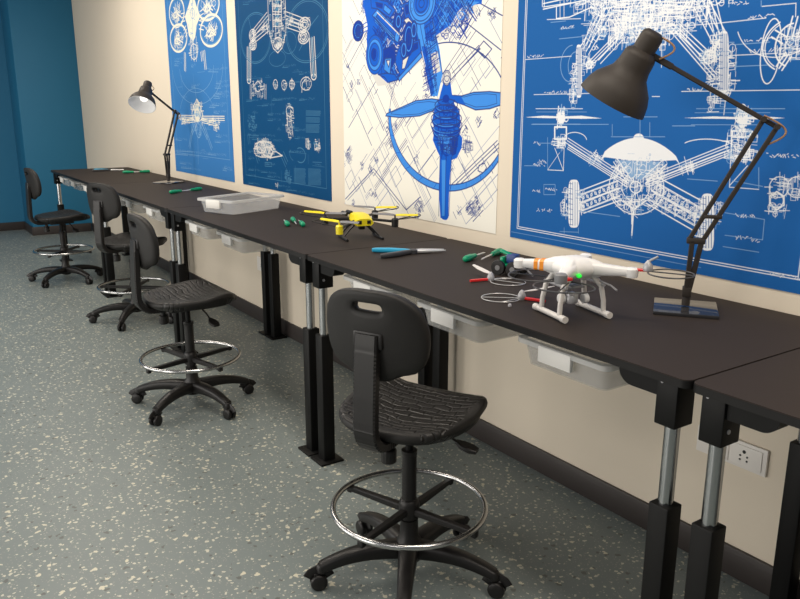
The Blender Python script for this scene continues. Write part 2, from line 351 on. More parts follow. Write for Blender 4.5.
# --- right poster: mid blue with two wheeled drones
def poster_right():
    P = Print(5.978, 7.272, ZB, ZT, 4, 1, 1, .8, .48)
    for o in (.042, .050):
        x0, x1, z0, z1 = P.q; P.poly([(x0+o, z1-o), (x0+o, z0+o), (x1-o, z0+o), (x1-o, z1-o)], .0035, 1, 0, True)
    P.line((5.985, 1.008), (6.9, 1.008), .002, 2)
    E = view(500, 100, 2.663)
    # lower drone: dome, body, arms, rotors, wheels, spike
    dome = [E(270+210*i/20, 158-56*math.sin(PI*i/20)**.75-(8 if i not in (0, 20) else 0)+14*(i/20)) for i in range(21)]
    P.fill(dome+[E(470-190*i/10, 160+6*math.sin(PI*i/10)-8*i/10) for i in range(11)], 1, 0)
    P.disc(E(370, 102), .022, .016)
    body = E(362, 232)
    P.ell(body, .118, .095, .004); P.ell(body, .06, .05, .004); P.ell(body, .024, .02, .005); P.ell(E(330, 235), .05, .06, .003); P.ell(E(397, 236), .05, .06, .003)
    P.mech(body, .115, .10, 300, .0034, 1, 0, (0, 90, 30, 150), .035); P.mech(E(368, 182), .12, .065, 260, .0032, 1, 0, (0, 90), .03)
    P.fill([E(312, 160), E(430, 165), E(405, 200), E(375, 212), E(345, 205)], 2, 0)
    P.mech(E(368, 185), .1, .06, 130, .004, 1, 1, (0, 90, 45), .03)
    P.rails(E(308, 160), E(345, 215), .02, 2, .004); P.rails(E(440, 165), E(385, 215), .02, 2, .004)
    P.line(E(357, 285), E(352, 360), .007); P.line(E(352, 285), E(352, 330), .005); P.poly([E(330, 268), E(357, 292), E(390, 268)], .006)
    P.mech(E(360, 272), .05, .025, 60, .004)
    for (a, c, w) in (((180, 108), (345, 215), .020), ((182, 125), (340, 225), .014), ((610, 125), (390, 212), .018), ((612, 140), (392, 226), .014)):
        P.rails(E(*a), E(*c), w, 3, .0035)
    P.mech(E(255, 155), .035, .02, 50, .0035, 1, 0, (-33, 57)); P.mech(E(497, 175), .03, .02, 50, .0035, 1, 0, (25, 115))
    P.ell(E(200, 108), .06, .03, .003, a0=10, a1=150)
    P.ell(E(555, 130), .1, .03, .003, a0=30, a1=150)
    for (a, c, n) in (((218, 285), (318, 245), 9), ((218, 262), (318, 225), 9)): P.truss(E(*a), E(*c), .03, n, .0032, holes=True)
    P.rails(E(218, 272), E(318, 235), .085, 2, .005)
    for (a, c) in (((410, 230), (530, 300)), ((400, 252), (525, 322))): P.truss(E(*a), E(*c), .035, 10, .0032, holes=True)
    P.rails(E(405, 240), E(530, 310), .1, 2, .005); P.mech(E(470, 278), .1, .03, 70, .003)
    wheel(P, E, 198, 276, 15, 64); wheel(P, E, 553, 325, 18, 76)
    P.mech(E(180, 275), .028, .06, 90, .0035); P.mech(E(213, 275), .02, .05, 60, .0035); P.mech(E(532, 325), .02, .07, 80, .0035); P.mech(E(575, 300), .02, .05, 50, .003)
    # rotors
    for cx, cy, x0, x1 in ((165, 46, 68, 272), (648, 48, 490, 760)):
        P.disc(E(cx, cy), .018, .03); P.mech(E(cx, cy), .026, .035, 70, .006)
        P.fill([E(x0, cy), E((x0+cx)/2, cy-4), E(cx, cy-2), E(cx, cy+3), E((x0+cx)/2, cy+2)], 1, 0)
        P.fill([E(x1, cy+(3 if cx < 300 else 0)), E((x1+cx)/2, cy-4), E(cx, cy-2), E(cx, cy+3), E((x1+cx)/2, cy+4)], 1, 0)
        P.line(E(x0+20, cy+18), E(cx+50, cy+18), .002, 2); P.line(E(x0+30, cy-14), E(x1-40, cy-14), .0018, 2)
    P.poly([E(147, 72), E(178, 72), E(178, 104), E(147, 104)], .008, 1, 0, True); P.mech(E(160, 114), .035, .022, 90, .004)
    P.line(E(147, 128), E(170, 188), .003); P.line(E(172, 128), E(170, 188), .003); P.line(E(170, 188), E(128, 186), .003); P.line(E(128, 186), E(160, 140), .002)
    P.poly([E(620, 82), E(672, 84), E(670, 100), E(618, 98)], .007, 1, 0, True)
    P.poly([E(618, 82), E(616, 150), E(664, 152), E(668, 84)], .005); P.mech(E(640, 118), .05, .05, 110, .0035); P.mech(E(640, 145), .05, .02, 90, .004)
    P.poly([E(615, 160), E(612, 232), E(690, 238)], .0025); P.line(E(612, 228), E(660, 175), .003)
    # small details right and left of the lower drone
    for cx, cy in ((744, 232), (792, 232)):
        P.mech(E(cx, cy), .035, .03, 60, .003); P.ell(E(cx, cy), .03, .03, .003); P.line(E(cx+2, cy-40), E(cx+2, cy), .002)
    P.poly([E(738+22*math.cos(R(60*i+30)), 268+24*math.sin(R(60*i+30))) for i in range(6)], .005, 1, 0, True)
    P.mech(E(738, 292), .03, .015, 40, .003); P.ell(E(738, 268), .02, None, .003)
    P.poly([E(118, 225), E(148, 225), E(148, 252), E(118, 252)], .0025, 2, 0, True)
    for x, y, l in ((122, 236, .06), (85, 240, .05), (97, 292, .05), (118, 292, .04), (90, 172, .06), (95, 163, .06), (88, 115, .04), (720, 462, .14), (628, 305, .06), (628, 365, .08), (710, 146, .2)):
        P.scrib(E(x, y), l, .014, 1)
    for a, c in (((66, 175), (98, 175)), ((60, 150), (60, 150.5)), ((128, 186), (128, 100)), ((100, 115), (150, 115)), ((300, 95), (300, 65)), ((290, 65), (85, 65)), ((297, 98), (440, 98)), ((400, 60), (400, 98)), ((374, 45), (374, 96)),
                 ((330, 45), (420, 45)), ((210, 295), (320, 310)), ((500, 210), (580, 216)), ((600, 300), (705, 318)), ((705, 318), (700, 372)), ((700, 372), (600, 360)), ((160, 350), (210, 352)), ((172, 355), (172, 340)), ((210, 355), (210, 340)),
                 ((460, 69), (520, 69)), ((620, 215), (700, 230)), ((690, 180), (690, 235)), ((560, 350), (590, 300)), ((595, 390), (690, 405)), ((352, 355), (352, 368))):
        P.line(E(*a), E(*c), .0025, 2)
    # upper drone
    A = view(510, 0, 5.333); B = view(650, 0, 5.333)
    for (p, q, w, n) in ((A(545, 10), A(400, 270), .05, 4), (A(490, 20), A(410, 245), .03, 3), (A(600, 170), A(420, 350), .02, 3), (A(610, 190), A(480, 330), .016, 2),
                         (B(270, 10), B(380, 220), .05, 4), (B(330, 10), B(370, 180), .03, 3), (B(130, 130), B(310, 300), .024, 3), (B(110, 140), B(345, 410), .02, 3)):
        P.rails(p, q, w, n, .004)
    P.mech(A(425, 345), .018, .02, 50, .004); P.mech(B(315, 305), .025, .025, 80, .004); P.ell(B(318, 305), .02, None, .004); P.ell(A(425, 345), .014, None, .004)
    P.mech(A(460, 110), .035, .1, 130, .0035, 1, 0, (60, 150))
    wheel(P, A, 370, 380, 16, 142); wheel(P, B, 396, 330, 26, 165)
    P.mech(A(345, 450), .018, .09, 110, .004); P.mech(A(390, 330), .016, .1, 60, .003); P.mech(B(415, 400), .03, .1, 130, .004); P.mech(B(355, 400), .025, .12, 120, .004); P.mech(B(360, 230), .02, .04, 50, .005)
    P.ell(A(330, 340), .055, .065, .003, 2, 0, 90, 270); P.ell(A(350, 345), .035, .045, .003, 2, 0, 90, 270)
    c = A(740, 80)
    for r in (.085, .062, .03): P.ell(c, r*.9, r, .006)
    P.mech(c, .06, .07, 90, .004); P.mech(A(620, 60), .12, .12, 420, .0042, 1, 0, (0, 90), .045); P.mech(B(60, 40), .16, .12, 420, .0042, 1, 0, (0, 90), .045)
    P.mech(A(640, 150), .07, .05, 160, .004); P.mech(B(90, 110), .06, .05, 130, .004); P.mech(A(740, -60), .3, .16, 700, .0045, 1, 0, (0, 90), .06)
    for s_, e_ in ((A(560, 40), A(640, 40)), (A(600, 90), A(680, 95)), (A(560, 100), A(600, 160)), (B(70, 70), B(180, 70)), (B(20, 10), B(210, 15)), (B(180, 70), B(210, 20))): P.rails(s_, e_, .022, 3, .005)
    P.mech(A(450, -150), .15, .15, 300, .004); P.mech(B(300, -150), .2, .15, 300, .004)
    P.rails(A(180, 35), A(520, -40), .02, 2, .005); P.rails(A(180, 35), A(180, -60), .01, 2, .004); P.line(A(180, 38), A(330, 15), .004)
    P.poly([A(250, 40), A(250, 100), A(320, 92), A(440, 38)], .005); P.rails(A(280, 5), A(280, 98), .02, 2, .003)
    for a, c in ((A(200, 105), A(380, 100)), (A(220, 120), A(300, 112)), (A(270, 155), A(345, 148)), (A(265, 208), A(560, 178)), (A(85, 318), A(330, 300)), (A(130, 505), A(480, 497)), (A(140, 580), A(390, 580)), (A(330, 480), A(328, 565)),
                 (B(360, 125), B(620, 97)), (B(160, 140), B(360, 125)), (B(600, 35), B(780, 18)), (B(595, 35), B(595, 5)), (B(780, 18), B(778, 90)), (B(440, 240), B(640, 225)), (B(420, 297), B(680, 285)), (B(680, 285), B(680, 245)),
                 (B(460, 355), B(640, 347)), (B(170, 488), B(800, 480)), (B(325, 480), B(322, 540)), (B(322, 540), B(415, 538)), (B(250, 580), B(720, 580)), (B(63, 180), B(63, 360)), (B(72, 190), B(70, 300)), (B(415, 490), B(412, 540)), (A(695, 500), A(695, 597)), (A(760, 515), A(800, 515))):
        P.line(a, c, .0026, 1 if P.rnd.random() < .6 else 2)
    for p, l in ((A(95, 305), .09), (A(185, 495), .12), (A(275, 150), .06), (B(475, 222), .2), (B(530, 275), .13), (B(525, 97), .09), (B(200, 480), .05), (B(440, 25), .05)): P.scrib(p, l, .012, 1)
    c = B(760, 240)
    P.ell(c, .088, .074, .0045, 1, 0, 120, 240); P.ell(c, .05, .058, .005, 1, 0, 95, 255); P.ell(c, .081, .068, .003, 1, 0, 125, 235)
    P.mech(c, .035, .045, 90, .004); P.rails(B(660, 180), B(720, 215), .02, 2, .005); P.rails(B(690, 365), B(740, 290), .022, 3, .005); P.rails(B(760, 200), B(790, 90), .03, 3, .005)
    P.ell(B(645, 275), .03, .09, .004); P.ell(B(705, 70), .14, .12, .003, a0=200, a1=330)
    return P.done([(.009, .108, .365), (.80, .82, .85), (.22, .38, .62)],
                  'mid-blue blueprint poster of a domed drone with wheels, behind the bigger desk lamp', PG)

# --- white poster: blue engine and propeller over street-plan lines
def poster_white():
    P = Print(4.580, 5.886, ZB, ZT, 7, .85, .6, .85, 1)
    for fam in (40, 130):                                # plan lines in two diagonal families
        for i in range(78):
            x, z = P.rnd.uniform(4.55, 5.9), P.rnd.uniform(ZB, 2.3); l = P.rnd.uniform(.05, .55)**1.3; th = R(fam)
            q = (x+l*math.cos(th), z+l*math.sin(th)); mi = P.rnd.choice((1, 1, 2, 2)); P.line((x, z), q, P.rnd.choice((.003, .004, .005)), mi)
            if P.rnd.random() < .12: P.rails((x, z), q, .022, 2, .003, mi)
            if P.rnd.random() < .25:
                v = (-math.sin(th)*.07, math.cos(th)*.07); P.poly([(x, z), q, (q[0]+v[0], q[1]+v[1]), (x+v[0], z+v[1])], .0028, mi, 0, True)
    for i in range(40):
        P.mech((P.rnd.uniform(4.6, 5.87), P.rnd.uniform(ZB, 2.25)), .022, .035, 10, .005, 1, 0, (40, 130), .022)
    V = view(330, 0, 2.5); A = view(335, 0, 4.99); B = view(410, 0, 4.99); C = view(335, 110, 4.606)
    for p, q in (((240, 80), (455, 250)), ((320, 0), (462, 78)), ((205, 400), (350, 240))): P.line(B(*p), B(*q), .006, 1); 
    P.rails(B(215, 375), B(350, 235), .018, 2, .005); P.poly([B(370, 205), B(410, 245), B(375, 290), B(335, 250)], .006, 1, 0, True)
    P.poly([C(50, 410), C(180, 270), C(330, 460), C(395, 400)], .006, 1); P.poly([C(60, 415), C(178, 285), C(300, 440)], .004, 1); P.rails(C(540, 360), C(755, 155), .03, 3, .005)
    P.poly([C(655+45, 265), C(690, 245), C(665, 255), C(660, 280), C(685, 290)], .005, 1, 0, True)
    P.mech(C(640, 455), .06, .06, 60, .004, 1, 0, (40, 130)); P.mech(C(390, 445), .045, .05, 45, .004, 1, 0, (40, 130)); P.mech(C(65, 205), .04, .07, 45, .004, 1, 0, (40, 130)); P.mech(C(610, 165), .04, .05, 45, .004, 1)
    # soft grey print shadow tone around the engine artwork
    P.fill([A(170, 340), A(215, 430), A(300, 420), A(440, 300), A(440, 240), A(200, 250)], 6, 1); P.fill([B(120, 170), B(150, 210), B(240, 130), B(330, 60), B(340, 20), B(200, 20)], 6, 1)
    # engine block
    P.fill([A(190, -40), A(140, 10), A(165, 130), A(160, 200), A(165, 300), A(215, 370), A(265, 415), A(320, 400), A(420, 300), A(440, 230), A(440, -60)], 3, 2)
    P.fill([A(215, 40), A(320, 150), A(300, 210), A(200, 110)], 4, 3); P.fill([A(300, 60), A(330, 90), A(315, 150), A(290, 120)], 5, 3)
    P.fill([A(330, 150), A(400, 120), A(420, 230), A(330, 330), A(310, 300)], 5, 3); P.fill([A(255, 260), A(290, 300), A(270, 370), A(240, 320)], 4, 3)
    P.fill([A(355, 60), A(390, 90), A(370, 130), A(345, 110)], 6, 4); P.fill([A(340, 300), A(365, 280), A(345, 340)], 6, 4)
    P.rails(A(205, 90), A(300, 190), .09, 4, .006, 1, 4); P.rails(A(215, 40), A(320, 130), .06, 3, .006, 1, 4); P.rails(A(310, 385), A(430, 265), .03, 3, .006, 1, 4)
    P.mech(A(300, 170), .2, .36, 300, .006, 5, 4, (-45, 45, 90), .08); P.mech(A(300, 170), .2, .36, 170, .005, 1, 6, (-45, 45, 90), .06); P.mech(A(310, 160), .2, .34, 70, .004, 1, 9, (-45, 45, 90), .035); P.mech(A(300, 170), .2, .34, 70, .007, 4, 5, (-45, 45), .07); P.mech(A(340, 180), .16, .3, 60, .006, 6, 6, (-45, 45), .035)
    def block(pts, mi, k=7, w=.006):
        P.fill([A(*q) for q in pts], mi, k); P.poly([A(*q) for q in pts], w, 1, k, True)
    block([(180, -10), (262, 8), (305, 50), (275, 92), (215, 45), (184, 40)], 3); block([(205, 12), (240, 20), (238, 42), (210, 34)], 5); block([(250, 22), (285, 52), (272, 74), (244, 50)], 4)
    block([(188, 78), (214, 46), (332, 166), (300, 208)], 4); block([(206, 84), (220, 66), (318, 166), (304, 186)], 3); P.line(A(212, 62), A(322, 172), .007, 6, 8); P.line(A(197, 84), A(302, 196), .006, 1, 8)
    block([(302, 58), (332, 84), (322, 162), (290, 130)], 5); block([(308, 150), (326, 170), (316, 214), (298, 200)], 4)
    block([(340, 20), (402, -4), (424, 110), (362, 142)], 3); block([(346, 100), (366, 86), (388, 112), (370, 138)], 6); block([(392, 20), (404, 22), (412, 92), (398, 96)], 4); block([(350, 30), (380, 20), (386, 60), (356, 72)], 5)
    block([(322, 232), (424, 198), (432, 262), (330, 384), (300, 302)], 3); block([(318, 388), (430, 262), (438, 284), (322, 406)], 4); block([(340, 300), (372, 276), (350, 342), (336, 346)], 6); block([(380, 225), (415, 212), (416, 240), (384, 262)], 5)
    block([(236, 250), (300, 224), (306, 300), (276, 352), (244, 320)], 5); block([(252, 292), (284, 290), (276, 372), (246, 348)], 4); block([(258, 302), (276, 300), (270, 336)], 6); block([(216, 372), (250, 386), (268, 412), (318, 398), (300, 372), (262, 366)], 3)
    for x, y, rx, ry in ((370, 195, .05, .13), (345, 250, .03, .07), (318, 108, .03, .06), (396, 150, .03, .07)):
        P.disc(A(x, y), rx, ry, 5, 8)
        for r in (1, .7, .35): P.ell(A(x, y), rx*r, ry*r, .006, 4 if r == .7 else 1, 9)
    P.disc(A(200, 275), .098, .16, 3, 9); P.disc(A(200, 272), .08, .13, 4, 10); P.disc(A(197, 272), .058, .1, 3, 11); P.disc(A(195, 270), .03, .05, 5, 12)
    for r in (1, .8, .58, .3): P.ell(A(200, 274), .098*r, .16*r, .005, 1, 13)
    P.disc(A(117, 155), .065, .085, 5, 3); P.ell(A(117, 155), .065, .085, .006, 1, 4); P.ell(A(117, 155), .04, .055, .005, 4, 4); P.mech(A(120, 155), .05, .07, 40, .005, 1, 5)
    P.rails(A(130, 150), A(200, 110), .04, 3, .006, 3, 3); P.mech(A(160, 15), .05, .06, 60, .007, 3, 3)
    # upper right machinery
    P.fill([B(130, 180), B(110, 60), B(100, -80), B(370, -90), B(360, 20), B(270, 30), B(240, 60), B(205, 125)], 3, 2)
    P.fill([B(140, 90), B(200, 60), B(190, 110), B(150, 150)], 4, 3); P.fill([B(230, 0), B(350, 10), B(300, 40)], 4, 3)
    P.mech(B(220, 40), .16, .22, 120, .007, 5, 4, (-45, 45), .07); P.mech(B(220, 40), .16, .22, 90, .005, 1, 5, (-45, 45), .05); P.mech(B(220, 20), .16, .14, 60, .006, 4, 4, (-45, 45), .06)
    # ring joint and arm
    P.fill([B(5, 60), B(110, 70), B(150, 250), B(165, 370), B(140, 480), B(105, 480), B(80, 330), B(55, 230)], 4, 6)
    P.fill([B(70, 95), B(110, 90), B(125, 210), B(80, 200)], 3, 7); P.fill([B(105, 270), B(140, 255), B(155, 355), B(120, 370)], 6, 7); P.fill([B(60, 230), B(85, 235), B(125, 470), B(105, 470)], 3, 7)
    for p, q in (((15, 70), (110, 480)), ((110, 75), (165, 370)), ((50, 110), (75, 240)), ((100, 260), (135, 460)), ((75, 220), (105, 400))): P.line(B(*p), B(*q), .005, 1, 8)
    P.mech(B(105, 280), .06, .3, 70, .005, 1, 8, (-70, 20), .05); P.mech(B(105, 280), .05, .3, 40, .007, 5, 8, (-70, 20), .07)
    P.disc(B(60, 20), .125, .15, 4, 8); P.disc(B(60, 15), .07, .08, 3, 9)
    for r in (1, .85, .6, .42, .2): P.ell(B(60, 18), .125*r, .15*r, .006, 1, 10)
    # big circle
    ring = lambda a, o=0: V(300+(150+o)*math.cos(R(a)), 288-(182+o)*math.sin(R(a)))
    wd = lambda a: 2+6*max(0, math.sin(PI*min(1, max(0, (a-175)/170))))
    for a in range(15, 178, 3): P.line(ring(a), ring(a+3), .007 if a < 120 else .005, 1, 2)
    for a in range(175, 345, 5):
        P.fill([ring(a, wd(a)), ring(a+5, wd(a+5)), ring(a+5, -wd(a+5)), ring(a, -wd(a))], 4, 3)
        P.line(ring(a, wd(a)), ring(a+5, wd(a+5)), .006, 1, 4); P.line(ring(a, -wd(a)), ring(a+5, -wd(a+5)), .006, 1, 4)
        if a % 15 == 0: P.line(ring(a, wd(a)), ring(a+2, -wd(a)), .004, 3, 4)
    # propeller blades
    for bl in ([(275, 250), (255, 247), (215, 252), (180, 268), (143, 284), (140, 290), (175, 294), (225, 290), (262, 275), (280, 268)], [(300, 238), (330, 240), (360, 231), (400, 229), (428, 232), (430, 262), (400, 272), (365, 275), (335, 262), (305, 252)]):
        P.fill([V(*q) for q in bl], 4, 6); P.poly([V(*q) for q in bl], .006, 1, 7, True)
        m0 = (sum(q[0] for q in bl)/10, sum(q[1] for q in bl)/10); P.poly([V(m0[0]+(q[0]-m0[0])*.82, m0[1]+(q[1]-m0[1])*.72) for q in bl], .003, 1, 7, True)
    P.fill([V(328, 240), V(340, 262), V(310, 255), V(300, 240)], 3, 8)
    # hub, cone, shaft
    P.fill([V(285, 205), V(302, 205), V(306, 235), V(312, 260), V(325, 280), V(328, 310), V(322, 330), V(332, 345), V(330, 370), V(318, 395), V(306, 400), V(280, 400), V(268, 375), V(258, 350), V(262, 325), V(256, 300), V(262, 275), V(272, 255), V(278, 230)], 3, 8)
    P.fill([V(276, 392), V(305, 392), V(299, 470), V(297, 545), V(277, 545), V(273, 470)], 3, 8); P.fill([V(280, 400), V(290, 400), V(288, 540), V(281, 540)], 4, 9); P.disc(V(287, 544), .03, .018, 3, 8)
    for y, w in ((262, 26), (278, 30), (296, 35), (312, 36), (326, 32)):
        P.ell(V(291, y), w*.00385, w*.0016, .006, 1, 10); P.ell(V(291, y+6), w*.0036, w*.0016, .009, 5, 9, 180, 360); P.ell(V(291, y+4), w*.0034, w*.0014, .004, 4, 10, 190, 300)
    P.fill([V(270, 335), V(300, 335), V(300, 385), V(275, 375)], 4, 9); P.fill([V(305, 340), V(322, 345), V(316, 385), V(305, 390)], 5, 9)
    P.mech(V(293, 360), .09, .09, 50, .006, 5, 10, (0, 90), .05); P.mech(V(293, 360), .09, .09, 40, .005, 1, 10, (0, 90), .04); P.mech(V(293, 300), .1, .14, 40, .008, 5, 9, (0, 90), .05); P.line(V(276, 392), V(273, 540), .005, 1, 10); P.line(V(305, 392), V(298, 540), .005, 1, 10); P.line(V(291, 395), V(288, 540), .004, 1, 10)
    P.disc(V(293, 195), .035, .055, 6, 9); P.ell(V(293, 195), .035, .055, .005, 1, 10); P.ell(V(293, 192), .022, .035, .004, 1, 10); P.ell(V(293, 200), .03, .03, .004, 1, 10)
    P.disc(V(291, 247), .03, .03, 5, 10); P.ell(V(291, 250), .075, .04, .005, 1, 10, 180, 360)
    return P.done([(.86, .84, .76), (.02, .05, .24), (.28, .32, .47), (.004, .105, .58), (.05, .265, .78), (.003, .04, .34), (.66, .65, .62)],
                  'white poster with a bright blue engine and propeller over fine diagonal plan lines', PG)

# --- dark blue poster: long-legged drone above rows of small sketches
def poster_dark():
    P = Print(3.106, 4.424, ZB, ZT, 11, 1, .53, .75, .55); x0, x1, z0, z1 = P.q
    P.poly([(x0+.06, z0+.07), (x1-.06, z0+.07), (x1-.06, z1-.06), (x0+.06, z1-.06)], .004, 2, 0, True)
    V = view(160, 0, 4.444); W = view(160, 90, 4.444)
    P.poly([V(480, -60), V(482, 60), V(488, 150), V(505, 215), V(525, 235), V(545, 212), V(562, 140), V(560, 50), V(555, -60)], .009, 1)
    P.rails(V(520, -40), V(523, 140), .13, 4, .006); P.rails(V(520, -40), V(524, 180), .05, 2, .005)
    for y in (10, 40, 75, 105): P.poly([V(503, y-12), V(540, y-10), V(540, y+14), V(503, y+12)], .007, 1, 0, True); P.disc(V(522, y), .03, .022, 2)
    P.ell(V(525, 190), .06, .06, .008); P.disc(V(525, 205), .025, .04); P.mech(V(524, 150), .12, .14, 130, .006); P.mech(V(521, 30), .12, .25, 170, .006); P.mech(V(525, 200), .06, .05, 60, .006)
    for a, c in (((480, 70), (415, 150)), ((485, 120), (420, 175)), ((562, 70), (640, 100)), ((565, 105), (640, 130))): P.rails(V(*a), V(*c), .045, 3, .007)
    P.mech(V(470, 125), .05, .07, 50, .006); P.mech(V(580, 95), .06, .06, 60, .006)
    for c, rx, rz in (((413, 157), .055, .07), ((643, 110), .075, .075), ((640, 165), .07, .07), ((415, 200), .055, .06)):
        for k in (1, .65, .35): P.ell(V(*c), rx*k, rz*k, .008)
        P.mech(V(*c), rx, rz, 45, .006)
    for top, bot in (((397, 210), (397, 360)), ((676, 168), (685, 342))):
        P.rails(V(*top), V(*bot), .06, 2, .012); P.rails(V(*top), V(*bot), .02, 2, .006); P.ell(V(*bot), .028, .03, .009); P.line(V(*top), V(*bot), .02, 2)
    for c, rx, rz in (((425, 170), .245, .30), ((652, 140), .27, .33)): P.ell(V(*c), rx, rz, .006, 2, n=48); P.ell(V(*c), rx*.94, rz*.94, .004, 2, n=48)
    P.ell(V(522, 260), .12, .09, .004, 2); P.ell(V(575, 190), .1, .12, .004, 2); P.line(V(652, 140), V(705, 70), .006, 2); P.line(V(410, 150), V(395, 80), .006, 2); P.line(V(650, 170), V(620, 225), .006, 2)
    P.mech(V(437, 395), .13, .12, 130, .006); P.rails(V(405, 375), V(405, 440), .02, 2, .006); P.rails(V(470, 375), V(470, 440), .02, 2, .006); P.ell(V(437, 385), .05, .06, .007)
    for x, y, rx, rz in ((515, 375, .03, .055), (553, 378, .035, .055), (588, 376, .035, .05), (650, 372, .07, .07)): P.ell(V(x, y), rx, rz, .006); P.mech(V(x, y), rx, rz, 30, .005)
    P.poly([V(632, 410), V(634, 370), V(648, 352)], .008)
    for x, y, l in ((370, 15, .2), (620, 325, .15), (545, 295, .2), (500, 440, .35), (385, 445, .2), (455, 465, .2), (620, 440, .2)): P.scrib(V(x, y), l, .014, 2); P.line(V(x, y+6), V(x+l*130, y+4), .004, 2)
    P.mech(W(578, 140), .06, .22, 130, .006); P.ell(W(578, 95), .05, .06, .006); P.rails(W(572, 90), W(582, 200), .06, 2, .006); P.mech(W(412, 145), .08, .11, 80, .006, 2)
    P.poly([W(425, 240), W(445, 228), W(480, 228), W(500, 245), W(512, 270), W(545, 292), W(500, 300), W(450, 298), W(428, 290), W(420, 265)], .01, 1, 0, True)
    P.mech(W(465, 262), .16, .10, 330, .009, 1, 0, (0, 90, 45), .05); P.ell(W(450, 255), .07, .07, .012); P.ell(W(480, 275), .08, .06, .01); P.rails(W(430, 290), W(440, 320), .03, 2, .007, 2); P.rails(W(545, 285), W(565, 330), .05, 3, .006, 2)
    P.ell(W(625, 290), .07, .085, .007, 2, 0, -120, 120); P.ell(W(600, 285), .07, .08, .004, 2, 0, 150, 250)
    P.mech(W(660, 240), .03, .06, 40, .007); P.mech(W(700, 245), .035, .075, 60, .008); P.rails(W(660, 225), W(662, 260), .03, 2, .006, 2); P.line(W(680, 320), W(720, 322), .004, 2)
    for ax, ay, bx, by in ((650, 92, 716, 120), (650, 122, 714, 148), (650, 152, 712, 196), (597, 348, 650, 418), (660, 350, 718, 428)):
        n = int((by-ay)/5)
        for i in range(n): P.line(W(ax, ay+5*i), W(bx-P.rnd.randint(0, 4), ay+5*i+2), .003, 2)
    for x, y, l in ((480, 105, .2), (480, 130, .2), (390, 195, .45), (410, 215, .5), (545, 100, .1), (545, 150, .1), (600, 175, .15), (395, 270, .1), (395, 300, .1), (470, 325, .15), (395, 350, .2), (450, 360, .25), (480, 380, .2), (395, 375, .12), (600, 210, .15), (575, 270, .2), (520, 420, .2), (395, 410, .2), (560, 440, .4)): 
        P.scrib(W(x, y), l, .016, 2); P.line(W(x, y+5), W(x+l*110, y+7), .004, 2)
    P.mech(W(570, 385), .05, .08, 70, .006, 2); P.rails(W(395, 200), W(398, 240), .03, 2, .005, 2); P.poly([W(468, 322), W(498, 324), W(498, 340), W(468, 338)], .005, 2, 0, True); P.mech(W(522, 422), .03, .02, 20, .005, 1)
    P.dims(20, 3.2, 4.3, 1.1, 1.75)
    return P.done([(.0015, .062, .180), (.62, .60, .58), (.06, .19, .33)],
                  'dark blue poster of a long-legged drone above small sketches, between paler poster and white poster', PG)

